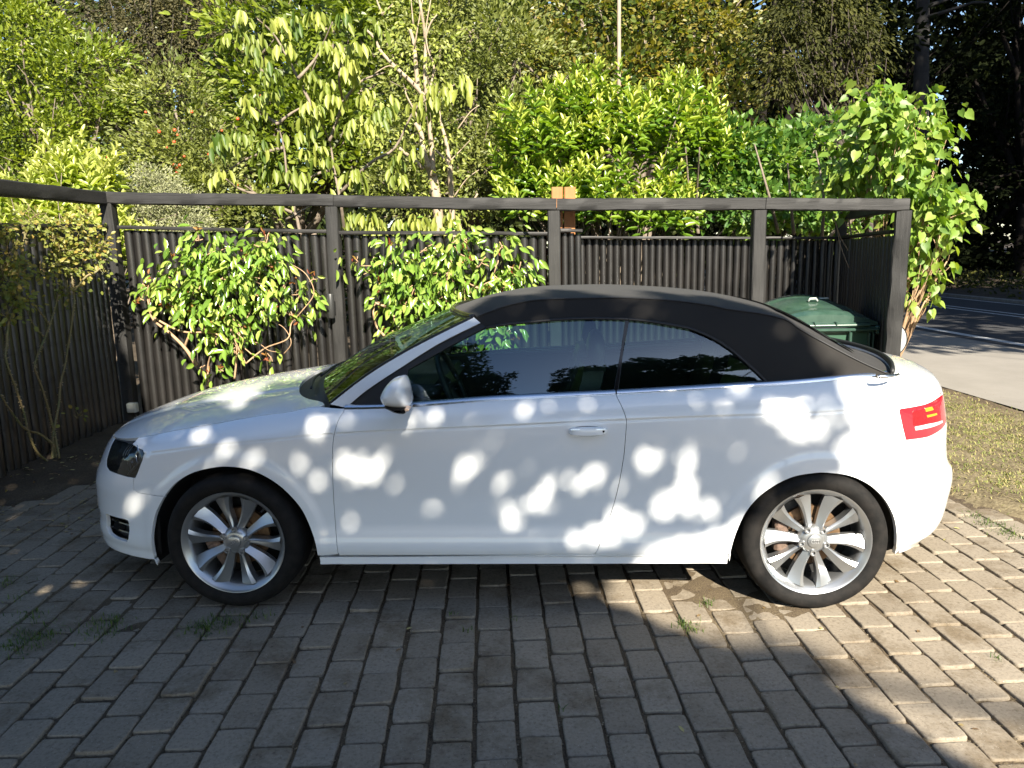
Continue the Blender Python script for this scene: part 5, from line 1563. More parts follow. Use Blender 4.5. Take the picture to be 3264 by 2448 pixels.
M_bark = pbr('grey_brown_bark', (0.13, 0.10, 0.075), rough=0.9, noise=(25, (0.22, 0.18, 0.14)), bump=(80, 0.6, 0.01))
M_pale_bark = pbr('pale_cream_bark', (0.25, 0.19, 0.13), rough=0.8, noise=(14, (0.36, 0.29, 0.21)), bump=(60, 0.4, 0.006))
M_dark_bark = pbr('dark_bark', (0.045, 0.036, 0.030), rough=0.95, noise=(20, (0.08, 0.065, 0.05)), bump=(60, 0.7, 0.02))
M_wood_dark = pbr('wood_shadow_bark', (0.012, 0.010, 0.009), rough=0.95, spec=0.1, noise=(20, (0.022, 0.018, 0.016)))  # bark blackened, shade of the wood put into its colour
M_tan_stem = pbr('tan_woody_stem', (0.30, 0.19, 0.11), rough=0.75, noise=(30, (0.42, 0.28, 0.17)), bump=(120, 0.4, 0.003))
M_rose_stem = pbr('green_brown_rose_stem', (0.12, 0.13, 0.05), rough=0.6, noise=(12, (0.22, 0.15, 0.07)))

def wiggle(a, b, n=6, amp=0.08):
    a, b = np.array(a, float), np.array(b, float); L = np.linalg.norm(b - a)
    t = np.linspace(0, 1, n)[:, None]
    w = np.cumsum(rng.normal(0, amp * L / n, (n, 3)), axis=0); w -= t * w[-1]
    return a + (b - a) * t + w

def limbs(m, base, lobes, r0, ncl=None, cc=None, twigs=10):
    cen = np.mean([c for c, r_ in lobes], 0)
    fork = np.array([base[0] * 0.75 + cen[0] * 0.25, base[1] * 0.7 + cen[1] * 0.3, base[2] + (cen[2] - base[2]) * 0.45])
    m.tube(wiggle(base, fork, 6, 0.06), np.linspace(r0, r0 * 0.7, 6), 9)
    for c, r_ in lobes:
        P = wiggle(fork, c, 7, 0.10); m.tube(P, np.linspace(r0 * 0.6, r0 * 0.18, 7), 7)
        for _ in range(twigs // 2):
            k = rng.integers(2, 7); e = c + rdir(1)[0] * r_ * 0.95
            m.tube(wiggle(P[k], e, 5, 0.12), np.linspace(r0 * 0.2, r0 * 0.04, 5), 5)

def tree(name, label, cat, lobes, base, mat, n, L, W, kind='small', clump=0.16, per=26, bark=None, r0=0.10, droop=0.0, up=0.35, sun=0.35, lvb=(0.2, 0.6), group=None, shell=0.45, squash=0.85, depth=1.0, twigs=10, trunk='trunk', spread=1.0, toward=None):
    t = empty(name, label, cat, group=group)
    P, D, cs, cc = crown_points(lobes, n, clump, per, squash, shell, depth)
    k = len(P)
    D = unit(D * spread + np.array([0, 0, -droop + up * 0.3]))
    U = unit(rdir(k) * 0.75 + np.array([0, 0, up]) + np.array([0.1, -sun, 0.15]))
    Lv = L * rng.uniform(0.65, 1.2, k); lv = np.clip(lvb[0] + lvb[1] * (0.75 * cs + 0.35 * rng.random(k)), 0, 1)
    leaf_mesh('crown', P, D, U, Lv, Lv * W, lv, kind, mat, t)
    m = MB(); limbs(m, np.array(base, float), lobes, r0, twigs=twigs)
    m.build(trunk, bark or M_bark, t, smooth_=True)
    return t

def on_ground(px, y): p = at(px, 900, y=y); return (p[0], y, -0.1)

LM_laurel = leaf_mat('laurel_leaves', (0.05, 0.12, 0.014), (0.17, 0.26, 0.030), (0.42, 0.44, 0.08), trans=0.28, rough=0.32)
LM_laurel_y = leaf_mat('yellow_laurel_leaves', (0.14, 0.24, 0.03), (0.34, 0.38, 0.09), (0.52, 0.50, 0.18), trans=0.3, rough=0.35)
LM_heart = leaf_mat('heart_leaves', (0.05, 0.12, 0.016), (0.14, 0.23, 0.03), (0.32, 0.38, 0.08), trans=0.32, rough=0.45)
LM_lilac = leaf_mat('lilac_leaves', (0.03, 0.09, 0.015), (0.09, 0.18, 0.03), (0.26, 0.33, 0.06), trans=0.3, rough=0.45)
LM_cherry = leaf_mat('cherry_leaves', (0.06, 0.11, 0.012), (0.19, 0.23, 0.035), (0.36, 0.38, 0.09), trans=0.3, rough=0.5)
LM_olive = leaf_mat('olive_green_leaves', (0.045, 0.06, 0.012), (0.12, 0.14, 0.028), (0.28, 0.30, 0.07), trans=0.25, rough=0.55)
LM_bright = leaf_mat('bright_green_leaves', (0.035, 0.06, 0.006), (0.13, 0.175, 0.017), (0.34, 0.37, 0.042), trans=0.3)
LM_yew = leaf_mat('brown_green_yew', (0.022, 0.024, 0.007), (0.055, 0.05, 0.015), (0.13, 0.11, 0.035), trans=0.15, rough=0.7)
LM_silver = leaf_mat('silver_leaves', (0.15, 0.17, 0.085), (0.25, 0.26, 0.14), (0.38, 0.38, 0.22), trans=0.2, rough=0.6, tcol=(1.2, 1.2, 1.0))
LM_maple = leaf_mat('turning_maple_leaves', (0.03, 0.06, 0.012), (0.10, 0.13, 0.022), (0.28, 0.21, 0.045), trans=0.3)
LM_beech = leaf_mat('beech_leaves', (0.012, 0.016, 0.004), (0.04, 0.044, 0.010), (0.10, 0.10, 0.022), trans=0.25, rough=0.7, spec=0.2)
LM_dark = leaf_mat('wood_shadow_leaves', (0.003, 0.005, 0.002), (0.006, 0.009, 0.003), (0.014, 0.019, 0.005), trans=0.2, rough=0.85, spec=0.08)  # shade inside the wood put into the leaf colour
LM_back = leaf_mat('backdrop_leaves', (0.015, 0.028, 0.007), (0.035, 0.052, 0.012), (0.08, 0.09, 0.02), trans=0.25)  # darkened so gaps in the crowns before it look shaded
LM_climb = leaf_mat('glossy_climber_leaves', (0.055, 0.12, 0.018), (0.15, 0.25, 0.035), (0.38, 0.43, 0.11), trans=0.22, rough=0.22, spec=0.6)
LM_rose = leaf_mat('autumn_rose_leaves', (0.07, 0.11, 0.02), (0.20, 0.22, 0.04), (0.32, 0.21, 0.055), trans=0.3, rough=0.5)
LM_shade = leaf_mat('shade_tree_leaves', (0.02, 0.04, 0.010), (0.03, 0.06, 0.014), (0.05, 0.08, 0.02), trans=0.05, tcol=(1.3, 1.6, 0.4))
M_fruit = pbr('orange_red_fruit', (0.60, 0.09, 0.03), rough=0.4)

# ---- laurels: rosettes of long leaves round upright shoots
def laurel(name, label, lobes, base, mat, n_shoot, L, W, group=None, lvb=(0.1, 0.75), upb=0.9):
    t = empty(name, label, 'shrub', group=group)
    Rr = np.array([r_ for c, r_ in lobes]); pr2 = Rr ** 2 / (Rr ** 2).sum()
    li = rng.choice(len(lobes), n_shoot, p=pr2)
    C = np.array([c for c, r_ in lobes])[li]; d = rdir(n_shoot); d[:, 2] = np.abs(d[:, 2]) * 1.0 - 0.35 * rng.random(n_shoot)
    d = unit(d)
    tip = C + d * (Rr[li] * rng.uniform(0.45, 1.08, n_shoot))[:, None]
    ax = unit(d * 0.45 + np.array([0, 0, upb]) + rdir(n_shoot) * 0.22)
    per = 13
    k = np.repeat(np.arange(n_shoot), per); j = np.tile(np.arange(per), n_shoot)
    ph = j * 2.4 + rng.uniform(0, 6.28, n_shoot)[k]
    a_ = ax[k]; u_ = unit(np.cross(a_, rdir(n_shoot)[k])); w_ = np.cross(a_, u_)
    f_ = j / (per - 1.0)
    side = np.cos(ph)[:, None] * u_ + np.sin(ph)[:, None] * w_
    P = tip[k] - a_ * ((1 - f_) * L * 2.0)[:, None] + side * 0.004
    D = unit(side * (1.25 - 0.85 * f_)[:, None] + a_ * (0.25 + 0.9 * f_)[:, None] + rdir(len(k)) * 0.15)
    U = unit(a_ + 0.25 * rdir(len(k)) + np.array([0, -0.15, 0.1]))
    Lv = L * (1.0 - 0.45 * f_ ** 2) * rng.uniform(0.75, 1.15, len(k))
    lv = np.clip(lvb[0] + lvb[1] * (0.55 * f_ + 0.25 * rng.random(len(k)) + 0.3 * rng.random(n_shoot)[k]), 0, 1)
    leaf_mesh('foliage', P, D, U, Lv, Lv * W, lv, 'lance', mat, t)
    m = MB()
    for q in rng.choice(n_shoot, min(n_shoot, 70), replace=False):
        m.tube(wiggle((base[0] + rng.normal(0, 0.25), base[1] + rng.normal(0, 0.1), base[2]), tip[q], 6, 0.05), np.linspace(0.016, 0.003, 6), 5)
    m.build('stems', M_bark, t, smooth_=True)
    return t

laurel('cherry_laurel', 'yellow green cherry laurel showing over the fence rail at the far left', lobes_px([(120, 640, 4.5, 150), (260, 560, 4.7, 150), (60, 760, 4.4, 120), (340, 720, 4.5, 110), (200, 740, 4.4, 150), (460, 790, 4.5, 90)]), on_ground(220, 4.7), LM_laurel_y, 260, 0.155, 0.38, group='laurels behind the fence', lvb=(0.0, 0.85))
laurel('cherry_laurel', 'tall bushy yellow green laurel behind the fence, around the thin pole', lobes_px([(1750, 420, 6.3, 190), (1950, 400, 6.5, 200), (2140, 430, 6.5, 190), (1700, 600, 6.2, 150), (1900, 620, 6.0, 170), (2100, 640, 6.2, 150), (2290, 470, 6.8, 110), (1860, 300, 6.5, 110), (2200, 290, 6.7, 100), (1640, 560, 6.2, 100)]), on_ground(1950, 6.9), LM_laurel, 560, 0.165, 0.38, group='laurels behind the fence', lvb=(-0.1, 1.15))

# ---- small silver shrub
tree('silver_shrub', 'pale silvery shrub just above the fence rail, right of the left laurel', 'shrub', lobes_px([(480, 610, 5.2, 95), (560, 680, 5.2, 95), (430, 700, 5.1, 80), (620, 740, 5.1, 60)]), on_ground(500, 5.3), LM_silver, 9000, 0.032, 0.4, 'small', clump=0.10, per=20, r0=0.03, up=0.6, trunk='stem')
# ---- fruiting shrub with red fruit
fs = tree('crab_apple', 'green shrub tree dotted with small orange red fruit, behind the silvery shrub', 'tree', lobes_px([(560, 350, 7.2, 170), (640, 480, 6.9, 150), (520, 520, 6.8, 140), (700, 620, 6.6, 140), (600, 640, 6.6, 120), (800, 700, 6.5, 110)]), on_ground(620, 7.2), LM_olive, 8500, 0.070, 0.55, 'oval', clump=0.24, per=50, r0=0.07, up=0.6)
fm = MB()
for (px, py) in ((563, 534), (570, 527), (555, 527), (565, 545), (470, 365), (508, 418), (560, 415), (563, 432), (553, 450), (530, 470), (705, 414), (760, 381), (668, 495), (757, 590), (832, 303), (345, 500), (605, 360), (590, 500)):
    c = at(px + rng.normal(0, 3), py + rng.normal(0, 3), y=6.25 + rng.normal(0, 0.1)); r_ = 0.017 * rng.uniform(0.8, 1.3)
    fm.lathe([(0.0005, -r_), (r_ * .7, -r_ * .7), (r_, 0), (r_ * .7, r_ * .7), (0.0005, r_)], c, n=10)
fm.build('fruit', M_fruit, fs, smooth_=True)['kind'] = 'stuff'

# ---- trees behind, left to right
G_back = 'trees beyond the fence'
tree('hawthorn', 'bright green spreading small leaved tree at the left edge, above the laurel', 'tree', lobes_px([(90, 330, 8.6, 210), (260, 260, 9.0, 190), (60, 140, 9.2, 200), (180, 480, 8.5, 180), (20, 520, 8.2, 160), (300, 420, 8.8, 150), (330, 620, 8.4, 150), (60, 640, 8.0, 120)]), on_ground(250, 9.4), LM_bright, 12500, 0.092, 0.55, 'oval', clump=0.32, per=70, r0=0.12, group=G_back, up=0.7)
tree('yew_tree', 'dark brownish green conifer with fine hanging sprays, left of the cherry tree', 'tree', lobes_px([(420, 80, 10.5, 190), (560, 180, 10.3, 190), (400, 260, 10.2, 170), (640, 60, 10.6, 180), (520, 20, 10.8, 190), (700, 260, 10.4, 150), (420, 430, 10.0, 150), (280, 40, 10.8, 130)]), on_ground(470, 11), LM_yew, 22000, 0.072, 0.45, 'small', clump=0.38, per=110, r0=0.16, droop=0.5, group=G_back, bark=M_dark_bark)
tree('maple_tree', 'bright green broad leaved tree filling the view behind the cherry branches', 'tree', lobes_px([(820, 90, 8.6, 190), (930, 260, 8.4, 180), (1060, 90, 8.7, 200), (760, 260, 8.6, 130), (880, 420, 8.2, 160), (1010, 400, 8.2, 150), (1150, 280, 8.5, 150), (1130, 520, 8.2, 150), (780, 560, 8.0, 130), (1260, 60, 8.7, 150)]), on_ground(950, 9.2), LM_bright, 9500, 0.125, 0.62, 'oval', clump=0.42, per=45, r0=0.13, group=G_back, lvb=(0.1, 0.6), up=0.5)
tree('willow_tree', 'rounded olive green fine leaved tree left of the thin pole', 'tree', lobes_px([(1500, 90, 8.2, 220), (1650, 200, 8.0, 190), (1380, 240, 8.0, 190), (1500, 360, 7.8, 200), (1330, 420, 7.6, 150), (1640, 420, 7.7, 150), (1420, 560, 7.4, 160), (1560, 560, 7.3, 140), (1300, 620, 7.2, 130), (1350, 30, 8.4, 160)]), on_ground(1480, 8.4), LM_olive, 19000, 0.082, 0.50, 'small', clump=0.27, per=70, r0=0.12, group=G_back, up=0.5, sun=0.5)
tree('maple_tree', 'large maple with orange tinged leaves above the tall laurel', 'tree', lobes_px([(1850, 60, 13.0, 190), (2050, 130, 13.0, 200), (2220, 80, 13.2, 180), (2280, 230, 12.8, 110), (1960, 260, 12.5, 170), (2150, 290, 12.6, 150), (1780, 240, 12.6, 150), (2060, -60, 13.5, 200), (2330, 330, 12.6, 80), (1700, 60, 13.4, 140)]), on_ground(2050, 14), LM_maple, 16000, 0.125, 0.7, 'oval', clump=0.60, per=80, r0=0.22, group=G_back, lvb=(0.0, 0.95), shell=0.5)
tree('beech_tree', 'olive beech tree with long hanging sprays against the dark wood, upper right', 'tree', lobes_px([(2560, 40, 11.0, 130), (2500, 150, 10.8, 110), (2640, 120, 11.0, 120), (2480, 250, 10.6, 75), (2570, 240, 10.8, 75), (2620, -60, 11.3, 150), (2720, 40, 11.4, 110), (2760, 170, 11.6, 70), (2700, 300, 11.2, 60)]), on_ground(2800, 12.5), LM_beech, 8500, 0.085, 0.5, 'oval', clump=0.30, per=50, r0=0.13, droop=0.9, group=G_back, bark=M_dark_bark, squash=1.25)

# ---- lilacs at the back of the shelter
def stems_px(m, lst, y, r_, jit=0.0):
    for pts in lst:
        P = [at(px, py, y=y + (rng.normal(0, jit) if jit else 0)) for px, py in pts]
        P = np.array(smooth_poly(P, 4)); m.tube(P, np.linspace(r_, r_ * 0.35, len(P)), 7)
lil = tree('lilac_shrub', 'leafy green lilac standing directly behind the low shelter wall', 'shrub', lobes_px([(2330, 480, 6.9, 120), (2450, 520, 6.8, 110), (2560, 470, 6.9, 100), (2270, 600, 6.7, 110), (2400, 650, 6.6, 110), (2540, 640, 6.7, 110), (2650, 660, 6.8, 100), (2620, 400, 7.0, 60), (2720, 700, 6.6, 60)]), on_ground(2430, 6.9), LM_lilac, 6500, 0.085, 0.68, 'heart', clump=0.16, per=14, r0=0.035, up=0.35, sun=0.5, lvb=(0.0, 0.9), trunk='stem')
m = MB(); stems_px(m, [[(2205, 740), (2195, 600), (2185, 470)], [(2225, 745), (2220, 640), (2230, 470)], [(2480, 740), (2450, 620), (2405, 460)], [(2190, 700), (2160, 600), (2130, 540)], [(2620, 760), (2625, 620), (2600, 480)], [(2640, 760), (2720, 660), (2800, 560)], [(2700, 720), (2780, 630), (2850, 560)], [(2530, 745), (2520, 640), (2510, 520)]], 6.0, 0.022, 0.15)
m.build('branches', M_bark, lil, smooth_=True)

# ---- heart leaved bush hanging over the right corner
hb = empty('lilac_bush', 'big heart leaved bush hanging over the right corner of the fence beside the road', 'shrub')
lob = lobes_px([(2820, 420, 4.6, 110), (2900, 520, 4.5, 120), (2760, 520, 4.9, 110), (2965, 620, 4.4, 85), (2860, 640, 4.6, 90), (3010, 700, 4.4, 65), (2930, 760, 4.5, 80), (2945, 860, 4.5, 55), (2905, 945, 4.5, 38), (2910, 340, 4.7, 55), (2780, 340, 4.8, 70), (2960, 430, 4.6, 75), (2700, 600, 5.2, 90), (3060, 640, 4.4, 32), (3020, 830, 4.5, 28), (2950, 955, 4.5, 28)])
P, D, cs, cc = crown_points(lob, 2100, 0.16, 4, 1.0, 0.35)
bx_, by_ = proj(P)
ok = ~((bx_ < 2905) & (by_ > 660) & (P[:, 1] < 3.9)); P, D, cs = P[ok], D[ok], cs[ok]
ok = (P[:, 0] > 3.15) | (P[:, 2] > 1.72) | (P[:, 1] > 5.8); P, D, cs = P[ok], D[ok], cs[ok]
k = len(P)
D2_ = unit(D * np.array([0.7, 0.6, 0.3]) + np.array([0, -0.1, -0.65]) + rdir(k) * 0.55)
U2_ = unit(rdir(k) * 0.95 + np.array([0.15, -0.6, 0.45]))
Lh = 0.085 * rng.uniform(0.6, 1.3, k)
leaf_mesh('foliage', P, D2_, U2_, Lh, Lh * 0.82, np.clip(0.1 + 0.55 * cs + 0.35 * rng.random(k), 0, 1), 'heart', LM_heart, hb)
m = MB(); rt = np.array([3.55, 4.9, -0.05])
for c, r_ in lob:
    b0 = wiggle(rt, c, 8, 0.05); m.tube(b0, np.linspace(0.03, 0.006, 8), 6)
    for _ in range(5): m.tube(wiggle(b0[rng.integers(4, 8)], c + rdir(1)[0] * r_ * 0.9, 5, 0.1), np.linspace(0.007, 0.002, 5), 5)
m.build('stems', M_tan_stem, hb, smooth_=True)

# ---- cherry tree with drooping leaf tufts
ch = empty('cherry_tree', 'cherry tree with drooping leaf tufts on thin pale branches, centre left', 'tree')
branches = [[(960, 760), (935, 640), (915, 560), (905, 470), (885, 395)], [(885, 395), (840, 365), (815, 345)], [(885, 395), (930, 360), (985, 330)], [(915, 700), (930, 690), (1000, 650)],
            [(1100, 760), (1085, 640), (1065, 540), (1050, 450), (1010, 370)], [(1065, 540), (1000, 560), (930, 620)], [(1080, 620), (1180, 520), (1260, 470), (1330, 340), (1450, 270)],
            [(1050, 450), (1090, 330), (1080, 250), (1100, 150)], [(1090, 330), (1150, 260), (1230, 230)], [(905, 470), (800, 500), (700, 560)], [(1010, 370), (950, 250), (880, 120), (820, 60)], [(950, 250), (1010, 180), (1060, 70)],
            [(815, 620), (760, 600), (720, 570)], [(960, 690), (850, 640), (780, 590)]]
m = MB()
for pts in branches:
    P = np.array(smooth_poly([at(px, py, y=5.1 + rng.normal(0, 0.08)) for px, py in pts], 4)); m.tube(P, np.linspace(0.020, 0.006, len(P)), 7)
m.tube(wiggle((-2.05, 5.1, -0.1), at(1000, 745, y=5.1), 7, 0.04), np.linspace(0.06, 0.03, 7), 8)
m.build('trunk', pbr('cherry_bark', (0.14, 0.11, 0.08), rough=0.8, noise=(18, (0.24, 0.19, 0.15))), ch, smooth_=True)
tufts = [(795, 120, 24), (820, 170, 24), (850, 230, 22), (860, 300, 18), (770, 60, 20), (730, 130, 10), (1050, 150, 26), (1090, 190, 26), (1120, 220, 20), (1030, 260, 20), (1060, 320, 26), (1020, 350, 20), (985, 235, 16), (980, 380, 18), (1140, 150, 20), (1170, 300, 22), (1220, 350, 22), (1190, 400, 16), (700, 450, 26), (780, 430, 22), (830, 460, 22), (740, 470, 14), (870, 540, 24), (930, 545, 20), (960, 570, 16), (1110, 410, 22), (1160, 400, 18), (1240, 330, 14), (1380, 310, 26), (1420, 290, 24), (1460, 270, 18), (1480, 260, 14), (1340, 340, 16), (1250, 520, 22), (1280, 560, 18), (1130, 560, 16), (1010, 60, 20), (940, 60, 18), (900, 150, 18), (1200, 90, 20), (1100, 60, 20), (870, 80, 18), (1120, 700, 22), (1200, 720, 22), (1280, 710, 20), (1440, 700, 24), (1380, 720, 20), (1180, 680, 16), (1330, 700, 18), (820, 345, 14), (985, 330, 14), (1310, 470, 12), (790, 320, 14), (1000, 480, 16), (1040, 520, 16), (700, 560, 18), (940, 440, 14), (1000, 420, 14), (1060, 620, 14), (900, 640, 14)]
Ps, Ds, Us, Ls, lvs = [], [], [], [], []
for (px, py, n) in tufts:
    c = at(px, py, y=4.9 + rng.normal(0, 0.18)); n = int(n * 0.75)
    a = rng.uniform(0, 6.28, n); out = np.stack([np.cos(a), np.sin(a), np.zeros(n)], 1)
    o_ = out * rng.uniform(0, 0.10, n)[:, None] + rng.normal(0, 0.04, (n, 3)) + np.array([0, 0, 0.02])
    Ps.append(c + o_); Ds.append(unit(out * rng.uniform(0.15, 0.6, n)[:, None] + np.array([0.02, 0, -1.0])))
    Us.append(unit(out + np.array([0, -0.6, 0.5]) + rdir(n) * 0.7)); Ls.append(0.150 * rng.uniform(0.55, 1.2, n)); lvs.append(np.clip(rng.normal(rng.uniform(0.2, 0.8), 0.2, n), 0, 1))
Ps = np.concatenate(Ps); Ls = np.concatenate(Ls)
leaf_mesh('crown', Ps, np.concatenate(Ds), np.concatenate(Us), Ls, Ls * 0.40, np.concatenate(lvs), 'lance', LM_cherry, ch)

# ---- pale barked multi-stem tree
pt = empty('pale_stemmed_tree', 'bare looking tree with several pale cream stems behind the middle of the fence', 'tree')
s2 = lambda pts: [(1000 + x / 2.011, y / 2.011) for x, y in pts]
stems = [([(800, 1600), (800, 1408), (785, 1260), (760, 1130), (730, 1050)], 0.062, 0.045), ([(765, 1130), (755, 960), (745, 850), (735, 700)], 0.036, 0.018), ([(740, 1080), (705, 960), (690, 860), (650, 790)], 0.036, 0.02), ([(900, 1600), (885, 1400), (880, 1250), (870, 1040)], 0.036, 0.030),
         ([(870, 1040), (845, 900), (820, 810), (800, 700)], 0.026, 0.012), ([(865, 1040), (820, 1000), (780, 960)], 0.016, 0.01), ([(700, 1080), (640, 1020), (590, 985), (550, 950)], 0.022, 0.018), ([(735, 720), (720, 640), (650, 550), (545, 450), (430, 330), (385, 240), (330, 185)], 0.030, 0.012),
         ([(670, 570), (655, 420), (640, 280), (615, 185)], 0.026, 0.018), ([(725, 640), (715, 480), (712, 250), (690, 60), (672, -20)], 0.024, 0.012), ([(712, 250), (750, 150), (790, 95)], 0.012, 0.006), ([(740, 600), (770, 430), (735, 330), (720, 200), (750, 0)], 0.012, 0.006), ([(690, 860), (660, 740), (600, 620), (580, 560)], 0.014, 0.006),
         ([(440, 95), (410, 20), (400, -20)], 0.012, 0.008), ([(440, 95), (510, 30)], 0.008, 0.004), ([(640, 160), (625, 0)], 0.008, 0.005), ([(650, 300), (700, 0)], 0.008, 0.005), ([(545, 450), (480, 420), (390, 470)], 0.010, 0.005), ([(870, 1040), (940, 960), (1000, 900)], 0.008, 0.004), ([(900, 1260), (980, 1150), (1060, 1090)], 0.009, 0.004), ([(990, 1340), (1050, 1240)], 0.016, 0.01), ([(920, 830), (1000, 720), (1060, 670)], 0.008, 0.004)]
m = MB()
for pts, r0, r1 in stems:
    P = np.array(smooth_poly([at(px, py, y=5.55 + 0.0) + np.array([0, rng.normal(0, 0.02), 0]) for px, py in s2(pts)], 4)); m.tube(P, np.linspace(r0, r1, len(P)), 9)
b0 = at(*s2([(800, 1600)])[0], y=5.55); m.tube([b0, (b0[0] + 0.02, 5.55, -0.1)], [0.062, 0.08], 9)
b0 = at(*s2([(900, 1600)])[0], y=5.55); m.tube([b0, (b0[0] - 0.02, 5.55, -0.1)], [0.036, 0.05], 9)
m.build('trunk', M_pale_bark, pt, smooth_=True)
lob = lobes_px([(1360, 180, 5.6, 130), (1300, 60, 5.7, 130), (1420, 420, 5.6, 110), (1250, 420, 5.7, 110), (1440, 640, 5.5, 90), (1330, 620, 5.5, 80)])
P, D, cs, cc = crown_points(lob, 900, 0.2, 5, 1.0, 0.2); k = len(P); Lp = 0.06 * rng.uniform(0.6, 1.2, k)
leaf_mesh('crown', P, unit(D + np.array([0, 0, -0.5])), unit(rdir(k) * 0.5 + np.array([0, -0.7, 0.4])), Lp, Lp * 0.5, np.clip(0.3 + 0.6 * rng.random(k), 0, 1), 'lance', LM_cherry, pt)

# ---- evergreen climbers on the fence
def climber(label, lob, n, stems, seed, ybase):
    t = empty('climbing_shrub', label, 'climber', group='glossy climbers trained on the fence')
    P, D, cs, cc = crown_points(lob, n, 0.15, 5, 0.95, 0.1, depth=0.5)
    P += rng.normal(0, 0.02, P.shape)
    P[:, 1] = np.minimum(P[:, 1], 3.36)
    k = len(P)
    D2_ = unit(D * np.array([0.6, 0.5, 0.3]) + np.array([0, -0.2, -0.65]) + rdir(k) * 0.5)
    U2_ = unit(rdir(k) * 0.75 + np.array([0.1, -0.6, 0.5]))
    Lc = 0.100 * rng.uniform(0.55, 1.2, k)
    leaf_mesh('foliage', P, D2_, U2_, Lc, Lc * 0.42, np.clip(0.08 + 0.5 * cs + 0.4 * rng.random(k), 0, 1), 'lance', LM_climb, t)
    # reddish young shoots
    rs = np.array([c + rdir(1)[0] * np.array([r_, 0.02, r_]) for c, r_ in lob for _ in range(1)]); rs[:, 1] = np.minimum(rs[:, 1], 3.36); k = len(rs)
    leaf_mesh('young_shoots', np.repeat(rs, 4, 0) + rng.normal(0, 0.02, (k * 4, 3)), unit(rdir(k * 4) + np.array([0, -.3, .3])), unit(rdir(k * 4) + np.array([0, -1, .3])), 0.055, 0.02, rng.random(k * 4), 'lance', leaf_mat('red_young_leaves', (0.16, 0.035, 0.02), (0.24, 0.09, 0.03), (0.34, 0.22, 0.06), trans=0.3), t)['kind'] = 'stuff'
    m = MB()
    for pts, r_ in stems:
        Q = np.array(smooth_poly([at(px, py, y=ybase + rng.normal(0, 0.03)) for px, py in pts], 5)); m.tube(Q, np.linspace(r_, r_ * 0.45, len(Q)), 7)
    for c, r_ in lob:
        for _ in range(3): m.tube(wiggle(c + rdir(1)[0] * r_ * 0.3, c + rdir(1)[0] * r_ * np.array([1, .3, 1]), 6, 0.2), 0.0045, 5)
    m.build('stems', M_tan_stem, t, smooth_=True)
    return t
s5 = lambda pts: [(x / 1.659, 550 + y / 1.659) for x, y in pts]
climber('glossy green climber on thick tan stems, left one, above the car bonnet',
        lobes_pxs([(600, 830, 3.22, 75), (700, 800, 3.22, 75), (540, 880, 3.22, 70), (500, 930, 3.2, 50), (620, 920, 3.2, 85), (720, 900, 3.2, 80), (820, 800, 3.22, 60), (870, 830, 3.22, 60), (820, 900, 3.2, 70), (900, 940, 3.2, 55), (960, 930, 3.22, 45), (1000, 890, 3.25, 20), (640, 1010, 3.18, 70), (740, 990, 3.18, 70), (560, 980, 3.2, 40), (690, 1060, 3.18, 50), (760, 1060, 3.18, 35), (840, 990, 3.2, 40), (930, 1000, 3.2, 30), (460, 910, 3.22, 28), (850, 770, 3.25, 35), (640, 760, 3.25, 40), (640, 1170, 3.15, 18), (740, 1120, 3.15, 24), (700, 1180, 3.12, 16), (860, 1140, 3.2, 20), (450, 950, 3.2, 22)]), 1180,
        [(s5([(1040, 1020), (980, 930), (900, 850), (800, 760), (790, 600)]), 0.017), (s5([(975, 925), (1000, 860), (1025, 815)]), 0.012), (s5([(800, 760), (960, 840), (1130, 850), (1250, 920), (1300, 1010)]), 0.010), (s5([(1100, 1130), (1100, 1020), (1120, 950)]), 0.011), (s5([(1290, 1020), (1250, 900), (1190, 760), (1150, 680)]), 0.012), (s5([(1240, 1090), (1250, 1000), (1260, 880), (1330, 720)]), 0.010), (s5([(1300, 1010), (1400, 930), (1520, 880), (1540, 800), (1590, 740), (1660, 640), (1620, 540), (1550, 490)]), 0.007), (s5([(1500, 960), (1540, 900), (1500, 820), (1420, 780)]), 0.005), (s5([(1330, 960), (1270, 900), (1360, 900), (1420, 940), (1480, 950)]), 0.005), (s5([(800, 740), (780, 660), (790, 560)]), 0.009)], 1, 3.2)
climber('glossy green climber with red shoot tips, right one, behind the windscreen top',
        lobes_pxs([(1260, 830, 3.22, 60), (1340, 800, 3.22, 70), (1440, 790, 3.22, 60), (1180, 850, 3.25, 40), (1140, 830, 3.3, 18), (1240, 920, 3.2, 55), (1330, 900, 3.2, 75), (1430, 890, 3.2, 75), (1530, 850, 3.22, 50), (1580, 880, 3.2, 60), (1650, 870, 3.22, 55), (1210, 970, 3.2, 40), (1290, 990, 3.18, 50), (1380, 970, 3.18, 60), (1520, 930, 3.2, 55), (1620, 920, 3.2, 50), (1250, 1060, 3.2, 30), (1310, 1060, 3.18, 30), (1480, 760, 3.25, 30), (1600, 790, 3.25, 25), (1480, 1000, 3.2, 40), (1610, 1080, 3.2, 40), (1560, 1040, 3.2, 40), (1400, 1060, 3.2, 30)]), 1120,
        [([(1225, 1070), (1200, 1040), (1190, 1000), (1195, 970)], 0.012), ([(1265, 1035), (1245, 990), (1210, 965)], 0.013), ([(1195, 965), (1250, 985), (1310, 1000)], 0.010), ([(1400, 930), (1420, 960), (1450, 955)], 0.009), ([(1480, 900), (1530, 920), (1540, 930)], 0.010), ([(1480, 830), (1550, 830), (1580, 850)], 0.007), ([(1530, 1160), (1560, 1110), (1600, 1090)], 0.010), ([(1250, 1130), (1240, 1060)], 0.012), ([(1350, 1100), (1370, 1000), (1400, 930)], 0.012), ([(1300, 1120), (1265, 1035)], 0.015), ([(1450, 1100), (1480, 1000), (1480, 900)], 0.012)], 2, 3.2)

